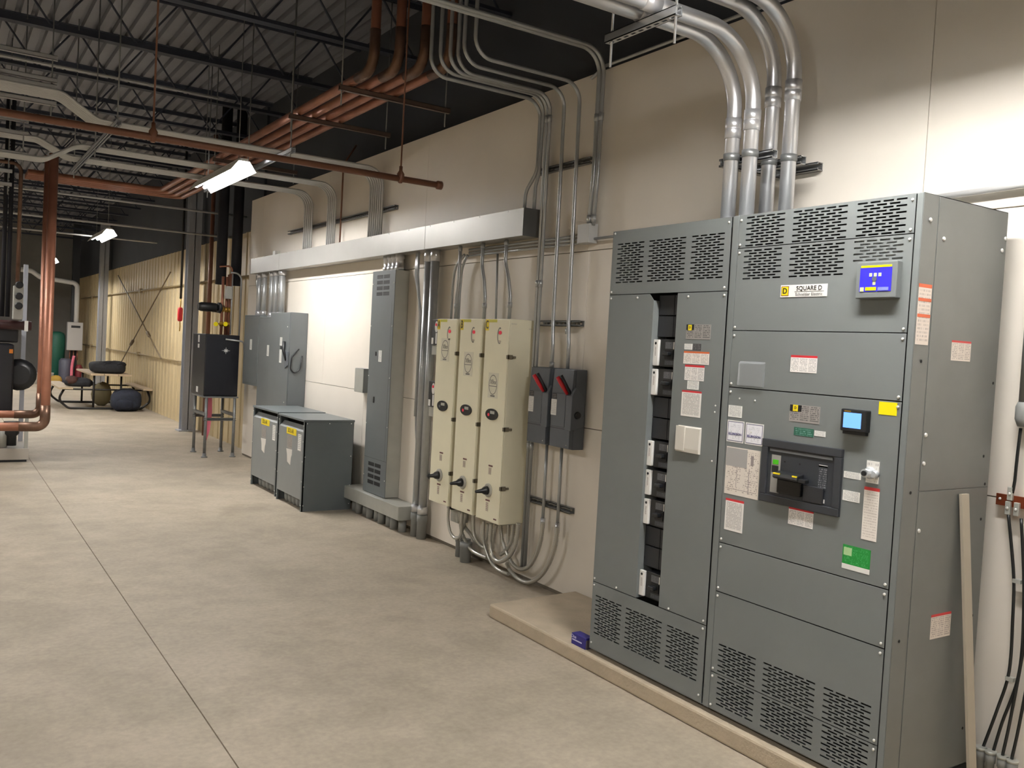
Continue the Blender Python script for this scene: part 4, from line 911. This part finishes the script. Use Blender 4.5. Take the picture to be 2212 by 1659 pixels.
# ------------------------------------------------------------------ wall cabinets behind the transformers
wc = thing('safety_switch', 'large dark grey wall switch cabinet with a side handle over the transformers', 'switch cabinet', (-.1, 10.75, .45))
build('body', MB().box(-.215, -.004, 10.30, 11.05, .45, 2.035), GREY2, wc, .003); build('door', MB().box(-.223, -.215, 10.31, 11.04, .46, 2.028), GREY2, wc, .002)
build('handle_base', MB().prism([(10.30, 1.40), (10.30, 1.56), (10.42, 1.58), (10.44, 1.50), (10.40, 1.36)], 0, -.235, -.223), DKGREY, wc); build('handle', MB().sweep([(-.24, 10.44, 1.68), (-.25, 10.42, 1.58), (-.23, 10.36, 1.46)], .02, 8), BLACK, wc)
build('handle_loop', MB().sweep(arc_path([(-.10, 10.296, 1.60), (-.19, 10.285, 1.50), (-.20, 10.285, 1.36), (-.15, 10.285, 1.30), (-.08, 10.285, 1.36), (-.06, 10.29, 1.52)], .05), .008, 8), BLACK, wc)
plateX(wc, 'white_card', -.223, 10.56, 10.64, 1.63, 1.73, NOTE); plateX(wc, 'white_card', -.223, 10.56, 10.64, 1.42, 1.58, NOTE); plateX(wc, 'mini_plate', -.223, 10.56, 10.62, 1.585, 1.62, BLACK)
inst('screw', SCREW, (-.223, 10.38, 1.86), wc); inst('screw', SCREW, (-.223, 10.40, .95), wc)
w2 = thing('panelboard', 'middle dark grey wall panel between the switch cabinet and the narrow panel', 'electrical panel', (-.08, 11.3, .9)); build('body', MB().box(-.17, -.004, 11.06, 11.66, .62, 1.985), GREY2, w2, .003); build('door', MB().box(-.176, -.17, 11.09, 11.63, .66, 1.95), GREY2, w2, .002); plateX(w2, 'white_card', -.176, 11.20, 11.28, 1.48, 1.62, NOTE)
w3 = thing('panelboard', 'short dark grey wall panel hung closest to the black boiler', 'electrical panel', (-.08, 11.9, 1.05)); build('body', MB().box(-.16, -.004, 11.67, 12.36, 1.06, 2.01), GREY2, w3, .003); build('door', MB().box(-.166, -.16, 11.70, 12.33, 1.09, 1.98), GREY2, w3, .002); plateX(w3, 'white_card', -.166, 11.97, 12.06, 1.54, 1.68, NOTE)
for px0, ybase, tgt in ((561, 674, 'x'), (572, 674, 'x'), (588, 674, 'x'), (597, 674, 'x'), (610, 674, 'x')):
    y = atX(px0, 600, -.09).y
    zb_ = 2.035 if y < 11.05 else (1.985 if y < 11.66 else 2.01)
    t = thing('electrical_conduit', ('first', 'second', 'third', 'fourth', 'fifth and thickest')[(561, 572, 588, 597, 610).index(px0)]+' conduit from the black boiler side dropping into the wall cabinets', 'conduit', (-.09, y, zb_), 'five conduits into the wall cabinets')
    build('pipe', MB().cyl((-.09, y, zb_), (-.09, y, TZ0), .032 if px0 < 605 else .042, 12), EMT, t)
    for z in (zb_, TZ0-.06): build('connector', MB().cyl((-.09, y, z), (-.09, y, z+.06), .04 if px0 < 605 else .05, 12), EMTBIG, t)
one('electrical_conduit', MB().sweep(arc_path([(-.04, 12.3, 2.60), (-.04, 12.3, 2.45), (-.04, 12.12, 2.25), (-.04, 12.12, 2.01)], .1), .012, 8), EMT, 'thin bent conduit at the end of the sheeted wall', 'conduit')

# ------------------------------------------------------------------ black boiler on a stand
bs = thing('boiler_stand', 'grey four legged pipe stand under the black boiler', 'stand', (-.38, 12.9, 0))
for x in (-.575, -.185):
    for y in (12.60, 13.22): build('leg', MB().cyl((x, y, .012), (x, y, .845), .021, 10), STRUT, bs); build('foot', MB().lathe((x, y, 0), (x, y, .06), [(0, .045), (.2, .045), (.25, .028), (1, .026)], 10), STRUT, bs)
for y in (12.60, 13.22): channel((-.60, y, .535), (-.16, y, .535), open_dir=(0, -1, 0), name='cross_bar', parent=bs)
for x in (-.575, -.185): channel((x, 12.58, .60), (x, 13.24, .60), open_dir=(1, 0, 0), name='cross_bar', parent=bs)
build('top_frame', MB().box(-.62, -.14, 12.58, 13.26, .835, .855), STRUT, bs)
bb = thing('box_boiler', 'black box boiler standing on a grey pipe stand', 'boiler', (-.38, 12.95, .855)); build('casing', MB().box(-.615, -.145, 12.62, 13.32, .857, 1.722), BLKB, bb, .008); build('front_door', MB().box(-.61, -.15, 12.606, 12.62, .87, 1.715), BLKB, bb, .006)
star = []
for k in range(16):
    a_ = 2*math.pi*k/16; r_ = (.062, .018)[k % 2] if k % 4 == 0 or k % 2 else .04
    star.append((-.335+r_*math.cos(a_), 1.50+r_*.8*math.sin(a_)))
build('star_badge', MB().prism(star, 1, 12.603, 12.606), ZINC, bb)
for z0, z1 in ((1.60, 1.70), (1.52, 1.575)): build('white_mark', MB().box(-.617, -.615, 12.95, 13.03, z0, z1), WHITE, bb)
build('white_mark', MB().box(-.617, -.615, 12.93, 13.03, .89, .97), WHITE, bb)
one('pink_ribbon', MB().prism([(-.47, .84), (-.41, .84), (-.40, .60), (-.42, .35), (-.46, .20), (-.50, .22), (-.475, .4), (-.465, .6)], 1, 12.95, 12.956), PINK, 'pink ribbon hanging under the black boiler', 'ribbon')
# piping over the black boiler
def pt_(px, py, Y): return atY(px, py, Y)
BPY = 12.95
for i, (px, top) in enumerate(((478, 597), (487, 597), (495, 590), (505, 592))):
    x = min(pt_(px, 700, BPY+.08*i).x, -.175); zt = pt_(px, top, BPY).z
    t = thing('copper_pipe', ('first', 'second', 'third', 'fourth')[i]+' copper riser over the black boiler counted from the steel column', 'pipe', (x, BPY, 1.72), 'copper risers over the black boiler')
    build('pipe', MB().cyl((x, BPY+.08*i, 1.72), (x, BPY+.08*i, zt), .020, 10), COPPER, t)
    for z in (1.84, 2.05): build('valve', MB().lathe((x, BPY+.08*i, z), (x, BPY+.08*i, z+.07), [(0, .026), (.5, .036), (1, .026)], 10), BRASS, t)
    if i < 3:
        build('valve_handle', MB().box(x-.06, x+.01, BPY+.08*i-.05, BPY+.08*i-.04, 1.865, 1.885), BRASS, t)
rx0 = pt_(478, 700, BPY).x
for x0, x1, lab in ((-.66, rx0-.062, 'black circulator pump leaning out over the boiler'), (-.42, -.30, 'black circulator pump tucked behind the copper risers')):
    z = pt_(475, 665, BPY).z; py_ = BPY-.02 if x0 < -.5 else BPY+.20; t = thing('circulator_pump', lab, 'pump', ((x0+x1)/2, py_, z-.06)); build('motor', MB().lathe((x0, py_, z), (x1, py_, z), [(0, .05), (.15, .065), (.85, .065), (1, .045)], 14), BLACK, t); build('volute', MB().lathe((x1, py_, z), (x1+.06, py_, z), [(0, .075), (.6, .075), (1, .04)], 14), BLACK2, t)
    if x0 > -.5: build('suction_pipe', MB().cyl((x1+.03, py_, 1.72), (x1+.03, py_, z-.06), .018, 10), COPPERD, t)
for px, c in ((466, 'yellow'), (487, 'yellow')):
    q = pt_(px, 700, BPY-.08); one('yellow_tag', MB().cyl((q.x, q.y, q.z), (q.x, q.y-.006, q.z), .032, 12), YELB, 'round yellow tag hanging on the copper risers', 'tag', 'yellow tags on the copper risers')
for px in (480, 512):
    a = pt_(px, 530, BPY+.25); one('insulated_pipe', MB().lathe((a.x, BPY+.25, 2.45), (a.x, BPY+.25, ROOFZ), [(0, .075), (1, .075)], 14), INS, 'thick black insulated riser over the boiler, '+('steel column' if px == 480 else 'grey panel')+' side', 'pipe', 'insulated risers over the black boiler')
qx = pt_(495, 700, BPY+.2).x
one('copper_pipe', MB().sweep(arc_path([(qx-.18, BPY+.16, 2.70), (qx, BPY+.16, 2.73), (qx, BPY+.16, 2.40)], .06), .014, 8), COPPER, 'thin copper loop bent over in front of the insulated pipe', 'pipe')
one('electrical_conduit', MB().sweep(arc_path([(-.17, 13.1, 2.63), (-.02, 13.1, 2.63), (-.02, 13.1, 1.6)], .1), .014, 8), EMT, 'hooked thin conduit dropping beside the black boiler piping', 'conduit')
one('junction_box', MB().box(-.28, -.2, 12.9, 13.0, 2.24, 2.42), GREYL, 'small grey control box behind the copper risers', 'junction box', bevel=.003)
one('electrical_conduit', MB().cyl((-.19, 12.95, 1.73), (-.19, 12.95, 2.6), .011, 8), EMT, 'straight thin conduit rising from the black boiler', 'conduit')
one('electrical_conduit', MB().sweep(arc_path([(-.35, 12.585, 1.66), (-.10, 12.585, 1.64), (-.05, 12.7, 1.50), (-.05, 12.7, 1.1)], .06), .012, 8), EMT, 'bent conduit reaching across the top of the black boiler', 'conduit')
one('brown_pipe', MB().cyl((.10, 15.35, 0), (.10, 15.35, ROOFZ), .035, 10), RUST, 'brown vertical pipe beside the near steel column', 'pipe')
# red pull on a cord
rp = thing('hanging_pull', 'red cylinder hanging on a black cord beside the near steel column', 'pull handle', (-.05, 16.75, 1.75)); build('cord', MB().cyl((-.05, 16.75, 2.33), (-.05, 16.75, ROOFZ), .022, 8), TUBEM, rp); build('red_body', MB().lathe((-.05, 16.75, 1.92), (-.05, 16.75, 2.17), [(0, .03), (.1, .045), (.9, .045), (1, .03)], 12), RED, rp)
for z0, z1 in ((2.17, 2.33), (1.74, 1.92)): build('chain', MB().sweep([(-.05, 16.75, z0), (-.045, 16.75, (z0+z1)/2), (-.05, 16.75, z1)], .010, 6), BRASS, rp)

# ------------------------------------------------------------------ siding wall fittings
for z, y0, y1, lab in ((2.62, 13.0, 31.5, 'upper thin pipe running level along the tan siding'), (1.17, 16.3, 31.0, 'lower thin pipe running level along the tan siding')):
    t = thing('siding_pipe', lab, 'pipe', (.16, (y0+y1)/2, z)); build('pipe', MB().cyl((.16, y0, z), (.16, y1, z), .017, 8), mat('tan pipe', (150, 132, 98), .5), t)
    for yy in (21.7, 29.0): build('fitting', MB().box(.13, .19, yy-.06, yy+.06, z-.05, z+.05), MATS['tan pipe'], t)
for p0, p1, tb, lab in (((255, 595), (348, 775), (318, 745), 'brace rod slanting down towards the camera side on the tan siding'), ((368, 588), (256, 793), (285, 745), 'brace rod slanting down away from the near column on the tan siding')):
    ox = .06 if p0[0] < 300 else .095; a, b, c3 = atX(*p0, ox), atX(*p1, ox), atX(*tb, ox); t = thing('brace_rod', lab, 'brace rod', tuple(b)); build('rod', MB().cyl(a, b, .013, 8), mat('brown rod', (92, 76, 54), .5), t); d = (b-a).normalized(); f = (c3-a).dot(d)
    build('turnbuckle', MB().lathe(a+d*(f-.18), a+d*(f+.18), [(0, .015), (.2, .035), (.8, .035), (1, .015)], 10), MATS['brown rod'], t)

# ------------------------------------------------------------------ picnic table and bags
tb = thing('picnic_table', 'picnic table with pale top and black bent tube frame', 'table', (-.63, 20.9, 0))
TY0, TY1 = 20.35, 22.1
def slab_(x0, x1, z): 
    return MB().box(x0, x1, TY0-.25, TY1+.25, z-.04, z)
for i in range(3): build('top_plank', slab_(-1.03+.27*i, -.775+.27*i, .765), WOOD, tb, .006)
for x0 in (-1.62, .0): build('bench_plank', slab_(x0, x0+.27, .47), WOOD, tb, .006)
for y in (TY0, TY1):
    build('tube_frame', MB().sweep(arc_path([(-1.48, y, .44), (-1.60, y, .20), (-1.40, y, .025), (.02, y, .025), (.22, y, .20), (.12, y, .44)], .14), .024, 8), TUBEM, tb)
    for x in (-.93, -.40): build('upright', MB().cyl((x, y, .04), (x, y, .725), .022, 8), TUBEM, tb)
    build('cross_tube', MB().cyl((-1.5, y, .42), (.14, y, .42), .018, 8), TUBEM, tb)
dbg = thing('duffel_bag', 'flat black duffel bag lying on the picnic table', 'bag', (-.66, 20.5, .766))
build('body', MB().ball((-.66, 20.5, .885), .34, .25, .125, 24, 14, .05, 3, .767, .55), FABRIC, dbg)
build('flap', MB().ball((-.55, 20.45, .97), .22, .18, .06, 18, 8, .12, 31, .80, .7), FABRIC, dbg)
for dx in (-.12, .12): build('handle', MB().sweep(arc_path([(-.66+dx, 20.28, .86), (-.62+dx, 20.26, .98), (-.5+dx, 20.3, .99), (-.48+dx, 20.34, .9)], .05), .012, 6), FABRIC, dbg)
sbg = thing('sport_bag', 'navy rounded sports bag on the floor under the picnic table', 'bag', (-.34, 20.03, 0))
build('body', MB().ball((-.34, 20.03, .225), .31, .22, .225, 24, 14, .05, 5, .001, .6), FABRICB, sbg)
build('pocket', MB().ball((-.40, 19.83, .15), .16, .07, .11, 16, 8, .05, 15, .03, .7), FABRICB, sbg)
build('strap', MB().sweep(arc_path([(-.58, 19.99, .30), (-.50, 19.93, .47), (-.25, 19.93, .48), (-.10, 19.99, .33)], .1), .014, 6), FABRIC, sbg)
tbg = thing('work_jacket', 'dark crumpled jacket heaped on the bench of the picnic table', 'jacket', (-1.2, 20.5, .47))
build('heap', MB().ball((-1.22, 20.5, .55), .26, .18, .10, 20, 10, .12, 8, .472, .8), FABRIC, tbg)
build('fold', MB().ball((-1.34, 20.46, .60), .13, .12, .08, 16, 8, .16, 9, .48, .8), mat('brown lining', (70, 42, 36), .8), tbg)
one('cardboard_bundle', MB().ball((-.50, 21.2, .83), .3, .3, .07, 14, 8, .1, 11, .766), mat('white rags', (200, 200, 196), .8), 'white cloth bundle behind the black duffel bag', 'cloth')
one('canvas_sack', MB().ball((-.62, 21.4, .25), .2, .2, .26, 14, 8, .06, 14, .0), mat('olive cloth', (120, 112, 84), .8), 'olive cloth sack on the floor beneath the table', 'sack')

# ------------------------------------------------------------------ far end of the room
FY = 29.6
def fx_(px, Y=FY): return atY(px, 760, Y).x
wx0, wx1 = fx_(144), fx_(178); wz0, wz1 = atY(160, 757, FY).z, atY(160, 696, FY).z
wh = thing('water_heater', 'white box water heater on a dark post near the far wall', 'water heater', ((wx0+wx1)/2, FY, wz0-.3)); build('casing', MB().box(wx0, wx1, FY, FY+.24, wz0, wz1), mat('white enamel', (190, 188, 186), .4), wh, .02); build('post_bracket', MB().box(wx0+.1, wx1-.1, FY+.24, FY+.247, wz0+.1, wz1-.1), BLACK2, wh); build('grille', MB().box(wx0+.1, wx1-.08, FY-.004, FY, wz1-.17, wz1-.10), BLACK2, wh)
for k in range(3): build('tail_pipe', MB().cyl((wx0+.1+.1*k, FY+.12, wz0-.3), (wx0+.1+.1*k, FY+.12, wz0), .02, 8), COPPER, wh)
wm = (wx0+wx1)/2; zv = atY(168, 612, FY).z
one('vent_pipe', MB().sweep(arc_path([(wm+.03, FY+.12, wz1), (wm+.03, FY+.12, zv), (fx_(82), FY+.12, zv+.1), (fx_(64), FY+.12, zv+.26), (fx_(40), FY+.12, zv+.28)], .15), .07, 14), PVCW, 'white vent pipe bending up from the far water heater', 'pipe')
one('dark_post', MB().box(wm-.1, wm+.1, FY+.246, FY+.42, 0, ROOFZ), BLACK2, 'dark post carrying the white water heater', 'post')
gx = fx_(124); t = thing('green_tank', 'tall dark green tank beside the white water heater', 'tank', (gx, FY+.3, 0)); gz = atY(124, 716, FY+.3).z; build('shell', MB().lathe((gx, FY+.3, .02), (gx, FY+.3, gz), [(0, .2), (.02, .235), (.9, .235), (.97, .2), (1, .1)], 18), GREENT, t); build('base', MB().cyl((gx, FY+.3, 0), (gx, FY+.3, .05), .21, 16), BLACK2, t)
gx = fx_(139); one('grey_tank', MB().lathe((gx, FY-.35, 0), (gx, FY-.35, .76), [(0, .17), (.05, .18), (.9, .18), (1, .12)], 16), mat('grey tank', (78, 78, 92), .5), 'short grey tank in front of the green tank', 'tank')
gx = fx_(166); one('red_canister', MB().lathe((gx+.03, FY-.3, 0), (gx+.03, FY-.3, .58), [(0, .10), (.05, .11), (.85, .11), (1, .06)], 14), mat('maroon canister', (120, 36, 44), .5), 'dark red canister below the water heater', 'canister')
gx = fx_(153); one('pink_hose', MB().sweep(smooth_path([(gx+.03, FY-.5, .85), (gx-.02, FY-.52, .5), (gx-.02, FY-.55, .0)], .06), .04, 10), PINK, 'pink hose hanging below the water heater', 'hose')
for (px, y, r_, h, m_, lab) in ((76, 29.0, .13, .32, WHITE, 'white bucket on the floor behind the copper riser'), (108, 29.1, .12, .33, PVCW, 'pale bucket beside the yellow sack')):
    x = atZ(px, 815, 0).x*0+fx_(px, y); one('bucket', MB().lathe((x, y, 0), (x, y, h), [(0, r_*.85), (.92, r_), (.94, r_*1.06), (1, r_*1.06)], 14), m_, lab, 'bucket')
one('yellow_sack', MB().ball((fx_(122, 28.7), 28.7, .13), .17, .15, .14, 14, 8, .08, 21, 0), mat('yellow sack', (176, 140, 60), .8), 'yellow sack slumped before the green tank', 'sack')

# ------------------------------------------------------------------ left boiler group (cut by the picture edge)
lbo = thing('floor_boiler', 'black floor boiler on a pale base, mostly out of view', 'boiler', (-3.35, 12.8, 0))
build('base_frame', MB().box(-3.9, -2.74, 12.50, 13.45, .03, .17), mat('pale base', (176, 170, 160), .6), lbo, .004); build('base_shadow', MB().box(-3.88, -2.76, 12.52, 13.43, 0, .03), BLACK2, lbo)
build('front_panel', MB().box(-3.75, -2.93, 12.55, 13.3, .62, 1.46), BLKB, lbo, .02); build('orange_mark', MB().box(-2.985, -2.945, 12.545, 12.55, 1.35, 1.40), mat('orange mark', (220, 130, 40), .5), lbo); build('upper_case', MB().box(-3.75, -2.88, 12.7, 13.4, 1.48, 1.66), BLACK2, lbo, .02)
build('round_cover', MB().lathe((-2.86, 12.75, 1.08), (-2.86, 12.65, 1.08), [(0, .2), (.5, .2), (1, .12)], 18), BLACK, lbo); build('side_post', MB().box(-2.80, -2.75, 13.3, 13.38, .15, 2.5), STEEL, lbo); build('side_frame', MB().box(-2.79, -2.75, 12.52, 12.57, .17, .62), GREYL, lbo)
build('lower_pump', MB().lathe((-2.93, 12.6, .20), (-2.93, 12.6, .50), [(0, .06), (.4, .06), (.5, .09), (1, .09)], 12), BLACK, lbo); build('pump_flange', MB().lathe((-3.02, 12.6, .18), (-3.02, 12.6, .42), [(0, .05), (1, .05)], 12), GREYL, lbo)
gv = thing('gas_train', 'grey valve assembly with gauges above the left boiler', 'valve', (-2.9, 12.6, 1.77)); build('body', MB().box(-2.96, -2.85, 12.56, 12.68, 1.77, 2.19), GREYL, gv, .01)
for z in (2.20, 2.06, 1.94): build('gauge', MB().lathe((-2.90, 12.56, z), (-2.90, 12.52, z), [(0, .045), (.8, .045), (1, .035)], 12), BLACK2, gv)
one('manifold_pipe', MB().cyl((-3.7, 12.62, 1.70), (-2.75, 12.62, 1.70), .06, 12), mat('dark red brown pipe', (66, 38, 38), .5), 'dark horizontal manifold pipe over the left boiler', 'pipe')
one('tag_card', MB().box(-2.83, -2.79, 12.54, 12.555, 1.63, 1.76), WHITE, 'white tag on the manifold pipe of the left boiler', 'tag')
for x in (-3.06, -3.0): one('black_pipe', MB().cyl((x, 12.85, 1.8), (x, 12.85, 4.5), .026, 10), INS, 'black vertical pipe rising behind the left boiler', 'pipe', 'black risers of the left boiler')
one('copper_pipe', MB().sweep(arc_path([(-2.905, 12.8, 1.95), (-2.905, 12.8, 3.72), (-3.6, 12.8, 3.72)], .1), .024, 10), COPPERD, 'thin tarnished copper riser over the left boiler', 'pipe')
for i, (x, z, lab) in enumerate(((-2.625, .50, 'tall copper riser turning in to the left boiler at the lower connection'), (-2.66, .63, 'tall copper riser turning in to the left boiler at the upper connection'))):
    yy = 11.95+.20*i; t = thing('copper_pipe', lab, 'pipe', (x, yy, z)); top = 3.3 if i == 0 else 3.05
    build('pipe', MB().sweep(arc_path([(x, yy, 3.76), (x, yy, z), (-3.6, yy, z)], .10), .052 if i == 0 else .045, 14), COPPER, t)
    build('elbow', MB().sweep(arc_path([(x, yy, z+.26), (x, yy, z), (x-.28, yy, z)], .10), .057 if i == 0 else .05, 14), COPPERD, t)

# ------------------------------------------------------------------ right edge: ground bar, cables, conduit
gb = thing('ground_bar', 'copper ground bar with bolted cable lugs at the wall', 'ground bar', (-.03, 1.80, 1.2)); build('bar', MB().box(-.036, -.028, 1.60, 1.962, 1.195, 1.243), STUBR, gb, .001)
for yy in (1.945, 1.75): build('standoff', MB().cyl((-.028, yy, 1.22), (0, yy, 1.22), .012, 10), RED, gb); inst('bolt', SCREW, (-.036, yy, 1.222), gb)
for (yy, z) in ((1.905, 1.19), (1.87, 1.19), (1.90, 1.25)): build('lug', MB().box(-.052, -.036, yy-.011, yy+.011, z-.028, z+.028), GREYL, gb, .003); inst('bolt', SCREW, (-.052, yy, z), gb)
cabs = [([(2205, 925), (2197, 990), (2192, 1040), (2187, 1065)], 'black cable running from the grey fitting down to the ground bar'),
        ([(2178, 1108), (2184, 1170), (2190, 1250), (2188, 1330), (2180, 1450), (2155, 1530), (2122, 1618)], 'black cable from the ground bar into the first floor sleeve'),
        ([(2206, 1120), (2210, 1200), (2212, 1280), (2208, 1400), (2195, 1480), (2165, 1560), (2143, 1632)], 'black cable from the ground bar into the second floor sleeve')]
for pts, lab in cabs: one('ground_cable', MB().sweep(smooth_path([atX(*p, -.045) for p in pts], .03), .0065, 8), CABLE, lab, 'cable')
for (px, py, lab) in ((2196, 1255, 'upper'), (2180, 1466, 'lower')):
    q = atX(px, py, -.045); one('cable_clip', MB().box(-.055, -.03, q.y-.02, q.y+.012, q.z-.008, q.z+.008), GREYL, lab+' metal clip on the ground cable', 'clip')
for i, y in enumerate((1.932, 1.892, 1.842, 1.803)):
    t = thing('floor_sleeve', 'grey conduit stub behind the end of the switchboard', 'sleeve', (-.06, y, PADZ), 'conduit stubs behind the switchboard end'); build('stub', MB().lathe((-.06, y, PADZ-.03), (-.06, y, .178), [(0, .017), (.6, .017), (.62, .021), (1, .021)], 12), PVC, t); build('ring', MB().cyl((-.06, y, .168), (-.06, y, .18), .023, 12), GREYL, t)
for y in (1.845, 1.808): one('ground_cable', MB().sweep(smooth_path([(-.06, y, .17), (-.055, y-.02, .35), (-.05, y-.05, .7), (-.045, y-.07, 1.17)], .03), .0065, 8), CABLE, 'black cable rising from the sleeves nearest the picture edge', 'cable', 'edge ground cables')
fit_ = atX(2208, 880, -.05); t = thing('grey_fitting', 'grey plastic conduit and cable gland at the wall edge', 'conduit', (-.05, fit_.y, 1.5)); build('pipe', MB().cyl((-.05, fit_.y-.01, 1.62), (-.05, fit_.y-.01, 2.5), .024, 12), PVC, t); build('gland', MB().lathe((-.05, fit_.y-.01, 1.53), (-.05, fit_.y-.01, 1.63), [(0, .022), (.3, .034), (.8, .034), (1, .026)], 12), PVC, t)
one('electrical_conduit', MB().cyl((-.035, 2.42, 2.510), (-.035, 1.5, 2.530), .014, 10), EMTL, 'level conduit behind the near end of the switchboard', 'conduit')
